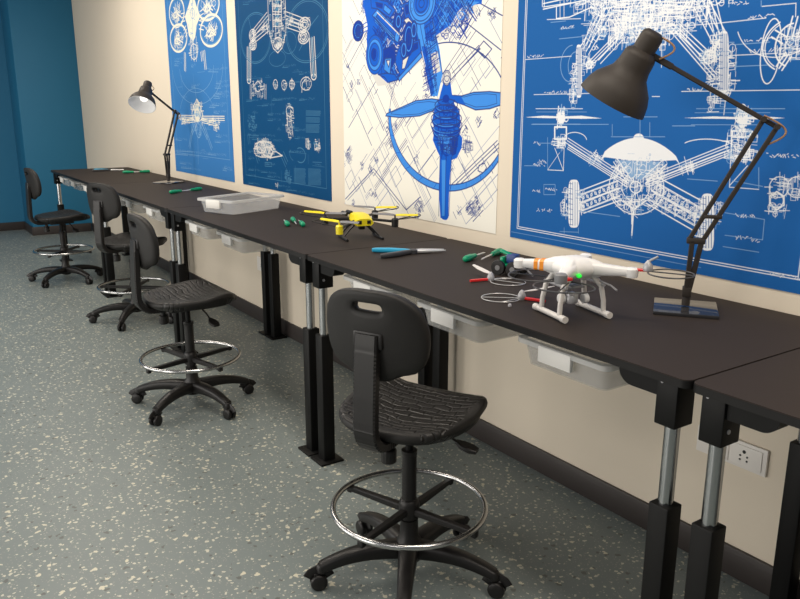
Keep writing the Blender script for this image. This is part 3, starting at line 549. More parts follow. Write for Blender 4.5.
# --- light blue poster: ducted drone from above and from the front
def poster_light():
    P = Print(1.600, 2.945, ZB, ZT, 13, .92, .48, .62, .55); x0, x1, z0, z1 = P.q
    P.poly([(x0+.07, z0+.16), (x1-.07, z0+.16), (x1-.07, z1-.06), (x0+.07, z1-.06)], .004, 2, 0, True)
    V = view(160, 0, 4.444); W = view(160, 90, 4.444)
    P.fill([V(140, -20), V(128, 25), V(112, 75), V(122, 110), V(130, 160), V(148, 185), V(158, 165), V(165, 110), V(180, 72), V(163, 25), V(150, -20)], 1, 0)
    P.mech(V(147, 80), .17, .25, 60, .009, 2, 1); P.line(V(146, 0), V(147, 180), .01, 2, 1); P.ell(V(146, 60), .05, .08, .01, 2, 1)
    for c, rx, rz in (((75, 55), .20, .235), ((215, 25), .24, .21), ((83, 170), .225, .22), ((228, 136), .245, .23)):
        P.ell(V(*c), rx, rz, .028, n=48); P.ell(V(*c), rx*.88, rz*.88, .007, 2, n=48); P.mech(V(c[0], c[1]+8), rx*.6, rz*.55, 70, .012, 1, 0, (60, 150, 20), .09)
        P.ell(V(c[0]-4, c[1]+12), rx*.35, rz*.2, .014, 1, 0, 30, 330)
        P.line(V(c[0], c[1]+25), V(c[0]-10, c[1]-20), .018); P.line(V(c[0], c[1]+5), V(c[0]+20, c[1]+20), .018)
    for a, c in (((112, 75), (95, 80)), ((120, 130), (110, 150)), ((180, 70), (195, 60)), ((175, 110), (195, 115))): P.rails(V(*a), V(*c), .06, 3, .012)
    P.ell(V(152, 230), .09, .12, .01); P.mech(V(150, 215), .12, .18, 90, .01); P.rails(V(150, 160), V(152, 270), .12, 3, .01)
    for a, c in (((112, 235), (113, 315)), ((197, 225), (204, 308)), ((185, 230), (190, 270))): P.rails(V(*a), V(*c), .03, 2, .014)
    for r in (.42, .62): P.ell(V(160, 300), r, r*.95, .005, 2, 0, 180, 360, 48)
    P.ell(W(165, 130), .45, .5, .004, 2, 0, 20, 160, 40)
    for x, y, l in ((65, 265, .25), (65, 285, .2), (250, 365, .25), (245, 385, .3), (250, 410, .25), (215, 312, .5), (240, 430, .3), (220, 470, .3), (140, 380, .2), (140, 290, .1)): P.scrib(V(x, y), l, .02, 2); P.line(V(x, y+7), V(x+l*90, y+8), .005, 2)
    # front view
    P.poly([W(165, 40), W(150, 75), W(143, 105), W(152, 135), W(170, 142), W(185, 132), W(190, 105), W(180, 75), W(165, 40)], .014)
    P.fill([W(165, 55), W(153, 80), W(152, 110), W(168, 135), W(184, 115), W(180, 85)], 2, 0)
    P.mech(W(168, 105), .16, .2, 110, .012, 1, 1, (0, 90, 60), .06); P.ell(W(168, 110), .07, .08, .014, 1, 1); P.disc(W(168, 128), .05, .04, 1, 1)
    for a, c in (((150, 122), (85, 120)), ((150, 134), (100, 140)), ((188, 125), (288, 126)), ((188, 136), (250, 150))): P.rails(W(*a), W(*c), .03, 3, .01)
    P.mech(W(110, 140), .13, .06, 80, .011); P.mech(W(240, 145), .15, .07, 90, .011); P.mech(W(250, 165), .08, .05, 40, .01)
    for a, c in (((150, 140), (132, 255)), ((160, 150), (140, 200)), ((190, 140), (232, 262)), ((182, 150), (212, 215))): P.rails(W(*a), W(*c), .025, 2, .009, 2); 
    P.ell(W(172, 180), .06, .12, .008, 2); P.mech(W(172, 175), .09, .15, 70, .008, 2); P.line(W(168, 150), W(172, 330), .005, 2); P.line(W(155, -20), W(163, 40), .006, 2)
    for x, y, l in ((70, 265, .9), (70, 280, .6), (90, 320, .3), (280, 350, .2), (285, 340, .15), (250, 200, .25), (245, 225, .3), (70, 215, .3), (215, 280, .4), (95, 340, .5), (240, 20, .25), (235, 60, .3), (240, 95, .25)): P.scrib(W(x, y), l, .02, 2); P.line(W(x, y+6), W(x+l*90, y+10), .005, 2)
    P.dims(18, 1.7, 2.7, 1.1, 1.9)
    return P.done([(.042, .190, .480), (.78, .74, .62), (.22, .40, .62)],
                  'light blue poster of a four-rotor drone, behind the small lamp at the far end', PG)
poster_right(); poster_white(); poster_dark(); poster_light()

# ------------------------------------------------------------------ wall outlets
def outlet(x0, x1, z0, z1, label, full):
    t = thing('wall_outlet', label, 'outlet', ((x0+x1)/2, 0, (z0+z1)/2)); w, h = x1-x0, z1-z0
    MB().box((0, -.006, 0), (w, .012, h), .003).obj('faceplate', 'socket', t)
    n = 2 if full else 1
    for i in range(n):
        cx = (i-.5)*w*.46 if full else 0
        MB().box((cx, -.0135, 0), (w*(.42 if full else .7), .004, h*.76), .0015).obj('socket_module' if i == n-1 else 'blank_module', 'socket', t)
        if i == n-1:
            b = MB()
            for dx, dz, r in ((0, .017, .006), (-.012, .002, .0035), (.012, .002, .0035), (-.012, -.012, .0035), (.012, -.012, .0035)):
                b.cyl((cx-.008+dx, -.0150, dz-.002), (cx-.008+dx, -.0165, dz-.002), r, 10)
            b.obj('pin_hole', 'hole', t)
outlet(6.955, 7.205, .388, .478, 'white double wall outlet with five-pin socket under the bench by the nearest leg pair', True)
outlet(3.315, 3.505, .385, .488, 'small white wall outlet below the middle bench beside the back legs', False)

# ------------------------------------------------------------------ benches
LX, LYF, LYB = .061, -.708, -.085
def make_bench():
    t = thing('workbench', '', 'workbench', (0, 0, 0), 0, 'benches joined in one row')
    T = .021; o = roundrect(L-.004, D-.006, .022, 5, L/2, -D/2)
    b = MB(); b.prism(o, H-T, H-.0025, 1); b.prism(roundrect(L-.006, D-.008, .021, 5, L/2, -D/2), H-.0025, H, 0)
    b.obj('tabletop', ['desk', 'edge'], t)
    b = MB(); zf = H-T-.013
    b.box((L/2, LYF+.03, zf), (L-.3, .03, .026), .002); b.box((L/2, LYB-.03, zf), (L-.3, .03, .026), .002)
    b.obj('support_frame', 'steel', t)
    for xc in (.262, .772, 1.282, 1.700):
        MB().box((xc, -D/2-.02, H-T-.009), (.022, .60, .018), .002).obj('tray_runner', 'steel', t)
    for sx in (0, 1):
        for yy in (LYF, LYB):
            x = .053 if sx == 0 else L-.067; g = 1 if sx == 0 else -1; w = .056
            leg = MB().box((x, yy, .292), (w, w, .576), .004).obj('leg', 'steel', t)
            MB().box((x, yy, .005), (.108, .112, .010), .002).obj('foot_plate', 'steel', leg)
            MB().cyl((x, yy, .575), (x, yy, .80), .0185, 24).obj('chrome_tube', 'chrome', leg)
            MB().box((x, yy, (.787+H-T)/2), (w+.002, w+.012, H-T-.787), .003).obj('top_bracket', 'steel', leg)
            a = x+g*w/2
            pr = [(a, H-T), (a+g*.126, H-T)]+[(a+g*(.080+.040*math.cos(R(90*i/8))), H-T-.008-.038*math.sin(R(90*i/8))) for i in range(9)]+[(a, H-T-.046)]
            m4 = Matrix(((1, 0, 0, 0), (0, 0, 1, yy), (0, 1, 0, 0), (0, 0, 0, 1)))
            MB().prism(pr, -.026, .026, 0, m4).obj('gusset', 'steel', leg)
            if yy == LYF:
                MB().cyl((a-.001, yy-.012, .822), (a+g*.0035, yy-.012, .822), .0055, 12).obj('bolt', 'lgrey', leg)
                MB().cyl((x-.014, yy-.0345, H-T-.006), (x-.014, yy-.036, H-T-.006), .0035, 10).obj('screw', 'lgrey', leg)
    return t
BL = ['farthest workbench of the row, carrying the far lamp end with teal pliers near the blue wall', 'second workbench from the blue wall, under the small lamp and a green screwdriver pair',
      'middle workbench under the clear tray and the yellow drone', 'long dark workbench under the white drone and the bigger lamp', 'nearest workbench, cut off at the right edge of the photo']
BL[0] = 'farthest workbench of the row, with the teal pliers on top beside the blue wall'
proto = make_bench()
for i in range(5):
    o = proto if i == 0 else copy_tree(proto)
    o.location = (i*L, 0, 0); o['label'] = BL[i]

# ------------------------------------------------------------------ trays
def make_tray(w, d, h, name, label, group=None):
    """shallow translucent drawer tray: rim at z = 0, front at y = 0, body hanging below"""
    t = thing(name, label, 'tray', (0, 0, 0), 0, group); b = MB(); r = .022
    top, bot, th = roundrect(w-.03, d-.03, r, 4, 0, d/2), roundrect(w-.055, d-.055, r, 4, 0, d/2), .0025
    topi, boti = roundrect(w-.034, d-.034, r, 4, 0, d/2), roundrect(w-.060, d-.060, r, 4, 0, d/2)
    b.rings([[(x, y, -.004) for x, y in topi], [(x, y, -h+th) for x, y in boti]], 0, False)
    b.rings([[(x, y, -.004) for x, y in top], [(x, y, -h) for x, y in bot]], 0, False)
    b.bm.faces.new([b.bm.verts.new((x, y, -h)) for x, y in bot]); b.bm.faces.new([b.bm.verts.new((x, y, -h+th)) for x, y in boti])
    b.obj('tray_body', 'tray', t)
    b = MB(); o, i_ = roundrect(w, d, r+.004, 4, 0, d/2), topi
    b.rings([[(x, y, 0) for x, y in i_], [(x, y, 0) for x, y in o], [(x, y, -.014) for x, y in o], [(x*.994, d/2+(y-d/2)*.994, -.014) for x, y in o], [(x*.994, d/2+(y-d/2)*.994, -.003) for x, y in o], [(x, y, -.003) for x, y in i_]], 0, False, True)
    b.obj('rim', 'traywall', t)
    MB().box((-.012, .004, -h*.34), (w*.36, .014, h*.60), .004).obj('label_panel', 'label', t)
    return t
TW, TD, TH = .340, .44, .078
TL = {3: ['clear drawer tray under the white-drone bench, leftmost, behind the nearest stool', 'clear drawer tray under the white-drone bench, middle one right of the nearest stool', 'clear drawer tray under the white drone itself, nearest to the bench joint'],
      2: ['clear drawer tray just right of the two chrome front legs, under the middle bench', 'clear drawer tray under the middle bench, second from its left chrome legs', 'clear drawer tray above the back legs beside the small wall outlet'],
      1: ['clear drawer tray of the second bench, mostly hidden behind the third stool back', 'clear drawer tray between the backs of the two middle stools', 'clear drawer tray above the second stool back, left of the twin chrome legs'],
      0: ['first clear drawer tray from the end chrome leg by the blue wall', 'second clear drawer tray from the end chrome leg by the blue wall', 'third clear drawer tray from the end leg, by the third stool back']}
base = None
for ti in range(4):
    for k, xc in enumerate((.455, .955, 1.455)):
        if base is None: o = base = make_tray(TW, TD, TH, 'drawer_tray', '', 'clear drawer trays hung under the benches')
        else: o = copy_tree(base)
        o.location = (ti*L+xc-.018+(.05 if (ti, k) == (2, 2) else 0), -.742+(.13 if (ti, k) == (2, 2) else 0), H-.021-.020); o['label'] = TL[ti][k]
# open tray standing on the middle bench
tr = make_tray(.315, .44, .082, 'storage_tray', 'open clear storage tray standing on top of the middle bench')
tr.rotation_euler.z = R(22); tr.location = (4.115, -.605, H+.0825)

# ------------------------------------------------------------------ stools
def make_stool():
    t = thing('lab_stool', '', 'stool', (0, 0, 0), 0, 'black lab stools along the benches')
    MB().lathe([(.030, .062), (.040, .066), (.046, .085), (.046, .115), (.040, .135), (.031, .150), (.029, .205), (.030, .21)]).obj('base_hub', 'plastic', t)
    # five-arm base with casters
    lb = MB(); pts, secs = [], []
    for i in range(9):
        u = i/8; pts.append((.030+.262*u, 0, .104+.010*math.sin(PI*u*.8)-.036*u**2.4)); secs.append((.064-.024*u, .054-.022*u))
    lb.tube(pts, 0, sec=secs, up=(0, 0, 1)); lb.lathe([(.014, .058), (.019, .060), (.020, .078), (.014, .086)], (.290, 0, 0), n=16)
    leg = lb.obj('base_leg', 'plastic', t, 50)
    cb = MB()
    for s in (-1, 1):
        cb.lathe([(.006, -.009), (.024, -.009), (.0275, -.005), (.0275, .005), (.024, .009), (.006, .009)], (.302, .014*s, .0275), (0, 1, 0), 20)
    cb.box((.300, 0, .040), (.034, .012, .030), .004); cb.cyl((.290, 0, .045), (.290, 0, .066), .007, 10)
    cb.tube([(.302+.030*math.cos(R(a)), 0, .0275+.030*math.sin(R(a))) for a in (20, 50, 80, 110, 140, 165)], 0, sec=(.05, .006), up=(0, 1, 0))
    cast = cb.obj('caster', 'plastic', leg, 50)
    for k in range(1, 5): 
        l2 = leg.copy(); COL.objects.link(l2); l2.parent = t; l2.rotation_euler.z = R(72*k)
        c2 = cast.copy(); COL.objects.link(c2); c2.parent = l2
    b = MB(); prof = [(.0235, .20), (.0235, .22)]
    for i in range(20): prof += [(.0245, .24+.0100*i), (.0228, .245+.0100*i)]
    b.lathe(prof+[(.026, .440), (.026, .452), (.013, .453)], n=20); b.obj('column_sleeve', 'plastic', t, 60)
    MB().cyl((0, 0, .42), (0, 0, .53), .0125).obj('gas_lift', 'steel', t)
    # foot ring on four spokes
    fr = MB().tube(circle((0, 0), .248, 64, .235), .0095, 12, closed=True).obj('foot_ring', 'ring', t)
    MB().lathe([(.026, .195), (.033, .197), (.034, .245), (.030, .258), (.025, .262)], n=20).obj('ring_hub', 'plastic', fr)
    sb = MB(); sb.tube([(.028, 0, .222), (.225, 0, .222), (.246, 0, .222)], 0, sec=[(.028, .024), (.022, .018), (.022, .016)], up=(0, 0, 1)); sb.box((.247, 0, .220), (.020, .022, .024), .004)
    spk = sb.obj('ring_spoke', 'plastic', fr)
    for k in range(1, 4): s2 = spk.copy(); COL.objects.link(s2); s2.parent = fr; s2.rotation_euler.z = R(90*k)
    # seat: rounded pad, dished, with a rolled front lip
    sm = MB(); N, K = 64, 16
    def outline(a):
        c, s = math.cos(a), math.sin(a); e = 3.0; r = (abs(c)**e+abs(s)**e)**(-1/e); x, y = r*c*.222, r*s*.212
        x *= (1-.13*max(0, -y/.205)) ; y += .012*(1-(x/.215)**2)*(1 if y > 0 else -.6)
        return x, y+.012
    def top(x, y): 
        z = .589+.024*(abs(x)/.215)**2.6+.010*max(0, (-y-.05)/.15)**2
        f = max(0, (y-.02)/.2); return z+.016*math.sin(min(f, 1)*PI*.75)-.012*max(0, (f-.55)/.45)**2
    rings = []
    for i in range(K+1):                                   # top from centre outward
        u = max(i/K, .02)*.965; rings.append([(lambda o: (o[0]*u, o[1]*u, top(o[0]*u, o[1]*u)-.004*max(0, u-.85)/.115))(outline(2*PI*j/N)) for j in range(N)])
    for u, dz in ((.988, -.010), (1.0, -.020), (.998, -.025), (.97, -.033), (.90, -.036), (.5, -.036), (.03, -.036)):
        rings.append([(lambda o: (o[0]*u, o[1]*u, top(o[0], o[1])*(u > .9)+(.594 if u <= .9 else 0)+dz))(outline(2*PI*j/N)) for j in range(N)])
    sm.rings(rings, 0)
    for f in sm.bm.faces: f.material_index = 0 if f.calc_center_median().z > .55 and max(abs(f.calc_center_median().x)/.19, abs(f.calc_center_median().y-.012)/.18) < 1 and f.normal.z >= -2 else 1
    seat = sm.obj('seat', ['seat', 'poly'], t, 60)
    MB().box((0, -.01, .542), (.16, .20, .032), .006).obj('seat_mechanism', 'plastic', t)
    lv = MB(); lv.tube([(.05, .05, .530), (.10, .06, .508), (.145, .065, .482)], .0045, 8); lv.obj('height_lever', 'plastic', t)
    pb = MB(); pb.tube([(.133, .064, .487), (.155, .067, .478), (.185, .071, .470), (.204, .073, .466)], 0, sec=[(.014, .012), (.040, .016), (.046, .017), (.030, .012)], up=(0, 0, 1)); pb.obj('lever_paddle', 'plastic', t.children[-1])
    # ribbed back support, J-shaped
    pj = [(0, -.236, .897), (0, -.239, .865), (0, -.243, .79), (0, -.247, .71), (0, -.249, .64)]
    pj += [(0, -.249+.07*(1-math.cos(R(a))), .612-.07*math.sin(R(a))) for a in range(0, 91, 15)]+[(0, -.14, .541), (0, -.09, .543)]
    jb = MB()
    fine = []
    for a, c in zip(pj, pj[1:]):
        n = max(1, int((Vector(c)-Vector(a)).length/.0055))
        fine += [tuple(Vector(a).lerp(Vector(c), i/n)) for i in range(n)]
    fine.append(pj[-1]); cnt = len(fine)
    rr = []
    for i, p in enumerate(fine):
        a = Vector(fine[max(i-1, 0)]); c = Vector(fine[min(i+1, cnt-1)]); tg = (c-a).normalized(); nrm = Vector((1, 0, 0)).cross(tg)
        rib = i % 2 and i > 8; w, h = .037+(.0015 if rib else 0), .014+(.0015 if rib else 0); P_ = Vector(p)
        rr.append([P_+Vector((1, 0, 0))*x+nrm*y for x, y in ((w-.005, -h), (w, -h+.005), (w, h-.005), (w-.005, h), (-w+.005, h), (-w, h-.005), (-w, -h+.005), (-w+.005, -h))])
    jb.rings(rr); jb.obj('back_support', 'plastic', t, 30)
    MB().box((0, -.224, .880), (.100, .034, .050), .008).obj('back_mount', 'plastic', t)
    MB().lathe([(.014, .0), (.014, -.024), (.023, -.026), (.025, -.030), (.024, -.066), (.019, -.07)], (0, -.125, .530), n=14).obj('tension_knob', 'plastic', t, 25)
    # backrest with a hand slot
    bm_ = MB(); N = 72; cx, cz = 0, .972
    ctrl = [(0, .1), (.06, .098), (.115, .086), (.160, .055), (.182, .0), (.183, -.06), (.168, -.108), (.140, -.135), (.100, -.146), (.075, -.158), (.045, -.170), (0, -.173)]
    ctrl = [(x*.93, z) for x, z in ctrl]; full = ctrl+[(-x, z) for x, z in ctrl[-2:0:-1]]
    dense = []
    m = len(full)
    for i in range(m):
        p0, p1, p2, p3 = (Vector(full[(i+k) % m]) for k in (-1, 0, 1, 2))
        for s in range(12):
            u = s/12; dense.append(.5*((2*p1)+(-p0+p2)*u+(2*p0-5*p1+4*p2-p3)*u*u+(-p0+3*p1-3*p2+p3)*u**3))
    hc = (0, .052)
    def ray(a):
        best = min(dense, key=lambda q: abs(math.atan2(math.sin(math.atan2(q[1]-hc[1], q[0])-a), math.cos(math.atan2(q[1]-hc[1], q[0])-a))))
        return best
    outer = [ray(2*PI*j/N) for j in range(N)]
    hole = []
    for j in range(N):
        a = 2*PI*j/N; c, s = math.cos(a), math.sin(a); e = 4; r = (abs(c)**e+abs(s)**e)**(-1/e); hole.append((hc[0]+.046*r*c, hc[1]+.0125*r*s))
    def place(q, off):
        x, z = q; yb = -.205+1.15*x*x-.10*(z+.17)-.16*max(0, z)*0; return (x, yb+off, .923+z)
    rings = []; prof = [(0, -.006), (.03, -.015), (.1, -.0175), (.3, -.018), (.6, -.018), (.85, -.017), (.95, -.014), (.985, -.008), (1, 0), (.985, .008), (.95, .014), (.85, .017), (.6, .018), (.3, .018), (.1, .0175), (.03, .015), (0, .006)]
    for u, off in prof:
        rings.append([place((hole[j][0]*(1-u)+outer[j][0]*u, hole[j][1]*(1-u)+outer[j][1]*u), off) for j in range(N)])
    bm_.rings(rings, 0, False, True); bm_.obj('backrest', 'poly', t, 60)
    return t
SL = ['nearest black lab stool, in front of the white-drone bench', 'second nearest black lab stool, standing clear in front of the middle bench',
      'third black lab stool from the front, partly behind another stool', 'farthest black lab stool, by the end leg and the blue wall']
stool = make_stool()
for i, (x, y, hd, legang, zr) in enumerate(((6.527, -.899, 115, 178, .02), (4.639, -.972, 91, 16, .03), (2.772, -.747, 112, 37, .025), (1.068, -.898, 95, 26, .05))):
    o = stool if i == 0 else copy_tree(stool)
    o.location = (x, y, 0); o.rotation_euler.z = R(hd-90); o['label'] = SL[i]
    legs = [c for c in o.children if c.name.startswith('base_leg')]
    for k, l in enumerate(legs): l.rotation_euler.z = R(legang+72*k-hd+90)
    ring = next(c for c in o.children if c.name.startswith('foot_ring')); ring.location.z = zr; ring.rotation_euler.z = R(20-hd+90) if i == 0 else R(15*i)

# ------------------------------------------------------------------ desk lamps
def make_lamp(loc, rotb, label, stub, elbow, head, ax, sc=1.0, lit=False):
    """stub, elbow, head: joint points relative to the base, already in room axes; ax = shade axis"""
    t = thing('desk_lamp', label, 'lamp', loc, 0, 'two jointed desk lamps'); st, el, hd, ax = Vector(stub), Vector(elbow), Vector(head), Vector(ax).normalized()
    rot = Matrix.Rotation(R(rotb), 4, 'Z')
    MB().box((0, 0, .0055), (.182, .180, .011), .002, rot).obj('lamp_base', 'plate', t)
    dirh = Vector((el.x-st.x, el.y-st.y, 0)).normalized(); side = Vector((-dirh.y, dirh.x, 0))
    b = MB(); b.lathe([(.012, .015), (.012, .04), (.009, .05)], n=14)
    b.obj('swivel', 'lamp', t)
    p0 = Vector((0, 0, .045)); b = MB()
    for s in (-1, 1):
        b.tube([p0+side*.008*s-dirh*.004, p0.lerp(st, .5)+side*.012*s-dirh*.006, st+side*.012*s-dirh*.010], 0, sec=[(.010, .012), (.010, .014), (.010, .014)], up=dirh)
        b.tube([p0+side*.008*s+dirh*.004, p0.lerp(st, .5)+side*.012*s+dirh*.010, st+side*.012*s+dirh*.016], 0, sec=[(.008, .012), (.008, .014), (.008, .014)], up=dirh)
    b.box(p0+Vector((0, 0, .012)), (.026, .030, .030), .003, Matrix.Rotation(math.atan2(dirh.y, dirh.x), 4, 'Z'))
    b.box(st, (.052, .034, .016), .003, Matrix.Rotation(math.atan2(dirh.y, dirh.x), 4, 'Z'))
    b.obj('lower_post', 'lamp', t)
    b = MB()                                                # twin lower arm, pins at the upper arm
    up_dir = (hd-el).normalized(); e2 = el+up_dir*.042
    for a, c in ((st-dirh*.020+Vector((0, 0, .0)), e2), (st+dirh*.022+Vector((0, 0, .008)), el)):
        b.tube([a, c], 0, sec=(.013, .014), up=side)
    for c in (el, e2): b.cyl(c-side*.014, c+side*.014, .008, 12)
    cl = st.lerp(el, .22); b.box(cl, (.050, .018, .010), .002, Matrix.Rotation(math.atan2(dirh.y, dirh.x), 4, 'Z'))
    b.obj('lower_arm', 'lamp', t)
    b = MB(); b.tube([el-up_dir*.008+side*.014, hd+side*.014], 0, sec=(.013, .016), up=side)
    k = el.lerp(hd, .78); b.tube([k+side*.014, hd.lerp(el, .04)+side*.014], 0, sec=(.018, .020), up=side)
    b.obj('upper_arm', 'lamp', t)
    # shade: neck, cap and flared bell along ax
    ua = -ax; o = hd-ua*.055
    sh = MB()
    outp = [(.0, .128), (.020, .127), (.029, .120), (.032, .108), (.032, .062), (.036, .058), (.044, .050), (.047, .040), (.049, .006), (.055, -.018), (.070, -.038), (.085, -.058), (.095, -.082), (.101, -.108), (.103, -.122)]
    inp = [(.100, -.122), (.098, -.108), (.092, -.083), (.082, -.060), (.067, -.041), (.052, -.021), (.046, .004), (.040, .030), (.0, .034)]
    sh.lathe([(r*sc, z*sc*.87) for r, z in outp], o, ua, 40, 0, False)
    sh.lathe([(r*sc, z*sc*.87) for r, z in outp[-1:]+inp], o, ua, 40, 1, False)
    shade = sh.obj('lamp_shade', ['lamp', 'lampin'], t, 45)
    MB().sphere(o-ua*.040*sc, .030*sc, (1, 1, 1)).obj('bulb', 'bulb', shade)
    MB().lathe([(.004, -.016), (.014, -.016), (.014, .016), (.004, .016)], hd+side*.012, side, 16).obj('pivot_knob', 'lamp', shade)
    # cord loops at the head and at the elbow
    def bow(a, c, out, n=14): return [a.lerp(c, i/n)+out*math.sin(PI*i/n) for i in range(n+1)]
    MB().tube(bow(o+ua*.104*sc, hd.lerp(el, .12), (ua*.02-up_dir*.045)), .0028, 8).obj('cord', 'bronze', shade)
    b = MB(); b.tube(bow(e2+Vector((0, 0, .010)), el.lerp(st, .16), -up_dir*.065+Vector((0, 0, .030))), .0028, 8)
    b.obj('cord', 'bronze', t)
    return t
dl = Vector((.8, .6, 0))
dk = Vector((.447, -.894, 0))
make_lamp((7.010, -.222, H), 37, 'bigger charcoal desk lamp nearest the camera, bent over the white drone', dl*.012+Vector((0, 0, .212)), dl*.194+Vector((0, 0, .541)), dl*-.176+Vector((0, 0, .752)), (-.46, -.20, -.87), 1.02)
make_lamp((2.045, -.215, H), 37, 'smaller-looking desk lamp at the far end, its white inside showing, by the light blue poster', Vector((.0, .0, .232)), dk*-.157+Vector((0, 0, .557)), dk*.160+Vector((0, 0, .752)), (.50, -.45, -.85), 1.02)

# ------------------------------------------------------------------ hand tools
def screwdriver(loc, ang, label, hl=.105, sl=.085, stubby=False, group='green screwdrivers on the benches'):
    t = thing('screwdriver', label, 'screwdriver', (loc[0], loc[1], H), R(ang), group); r = .0145
    if stubby: prof = [(.003, 0), (.012, .003), (.0165, .014), (.0175, .03), (.014, .045), (.009, .056), (.008, .060)]
    else: prof = [(.004, 0), (.011, .004), (.013, .015), (.0132, .055), (.0095, .074), (.0105, .085), (.008, hl)]
    rr = max(p[0] for p in prof); n = prof[-1][1]
    MB().lathe(prof, (0, 0, rr), (1, 0, 0), 12).obj('handle', 'green', t, 50)
    MB().tube([(n-.004, 0, rr), (n+sl-.012, 0, rr-.002), (n+sl, 0, rr-.003)], [.0034, .0034, .002], 8).obj('blade', 'bright', t)
    return t
def ang(a, b): return math.degrees(math.atan2(b[1]-a[1], b[0]-a[0]))
def drv(a, b, label, **k): return screwdriver(a, ang(a, b), label, **k)
drv((6.062, -.315), (5.975, -.126), 'green-handled screwdriver with its tip toward the white poster, handle nearest the blue pliers', hl=.10, sl=.09)
drv((5.992, -.062), (6.092, -.258), 'green-handled screwdriver beside the little wheeled robot, pointing to the front', hl=.10, sl=.11)
drv((4.813, -.476), (4.636, -.414), 'green screwdriver with its tip toward the wall, left one of three by the yellow drone')
drv((4.625, -.358), (4.813, -.427), 'green screwdriver with its tip toward the camera, middle one of three by the yellow drone')
drv((4.866, -.415), (4.688, -.353), 'green screwdriver closest to the yellow drone, right one of three')
drv((2.895, -.478), (2.83, -.33), 'green screwdriver in front of the clear tray, handle toward the bench front', hl=.11, sl=.06)
drv((2.765, -.195), (2.83, -.34), 'green screwdriver beside the clear tray, handle toward the wall', hl=.11, sl=.06)
drv((.835, -.270), (.86, -.15), 'green screwdriver left of the far lamp, handle toward the bench front', hl=.10, sl=.05)
drv((.865, -.020), (.865, -.15), 'green screwdriver left of the far lamp, handle toward the wall', hl=.10, sl=.05)

def pliers(loc, ang_, label, sc=1.0):
    t = thing('pliers', label, 'pliers', (loc[0], loc[1], H), R(ang_), 'pliers on the benches')
    def bar(pts, secs, name, m, p=t): b = MB(); b.tube(pts, 0, sec=secs, up=(0, 0, 1)); return b.obj(name, m, p, 50)
    q = lambda *a: tuple(v*sc for v in a); z = .011
    bar([q(-.160, .070, z), q(-.14, .068, z), q(-.085, .048, z), q(-.035, .018, z), q(-.008, .004, z)], [q(.016, .014), q(.023, .018), q(.024, .019), q(.021, .018), q(.016, .014)], 'blue_grip', 'cyan')
    bar([q(-.160, -.070, z), q(-.14, -.068, z), q(-.085, -.048, z), q(-.035, -.018, z), q(-.008, -.004, z)], [q(.016, .014), q(.022, .018), q(.024, .019), q(.021, .018), q(.016, .014)], 'grey_grip', 'grip')
    MB().lathe([(.006*sc, .0), (.019*sc, .001), (.020*sc, .016*sc), (.010*sc, .019*sc)], (0, 0, .001), n=18).obj('pivot', 'grip', t)
    for s, off in ((1, .016), (-1, 0)):
        bar([q(.005, .005*s, z), q(.04, .010*s, z), q(.08, .012*s, z-.001), q(.14, .012*s, z-.002)], [q(.012, .014), q(.017, .013), q(.011, .010), q(.004, .005)], 'jaw', 'bright')
    return t
pliers((5.790, -.372), 72, 'open pliers with one blue and one dark grip, right of the yellow drone', 1.0)
pliers((.43, -.29), ang((.352, -.455), (.450, -.186)), 'teal-handled pliers lying at the far end of the row near the blue wall', .95)

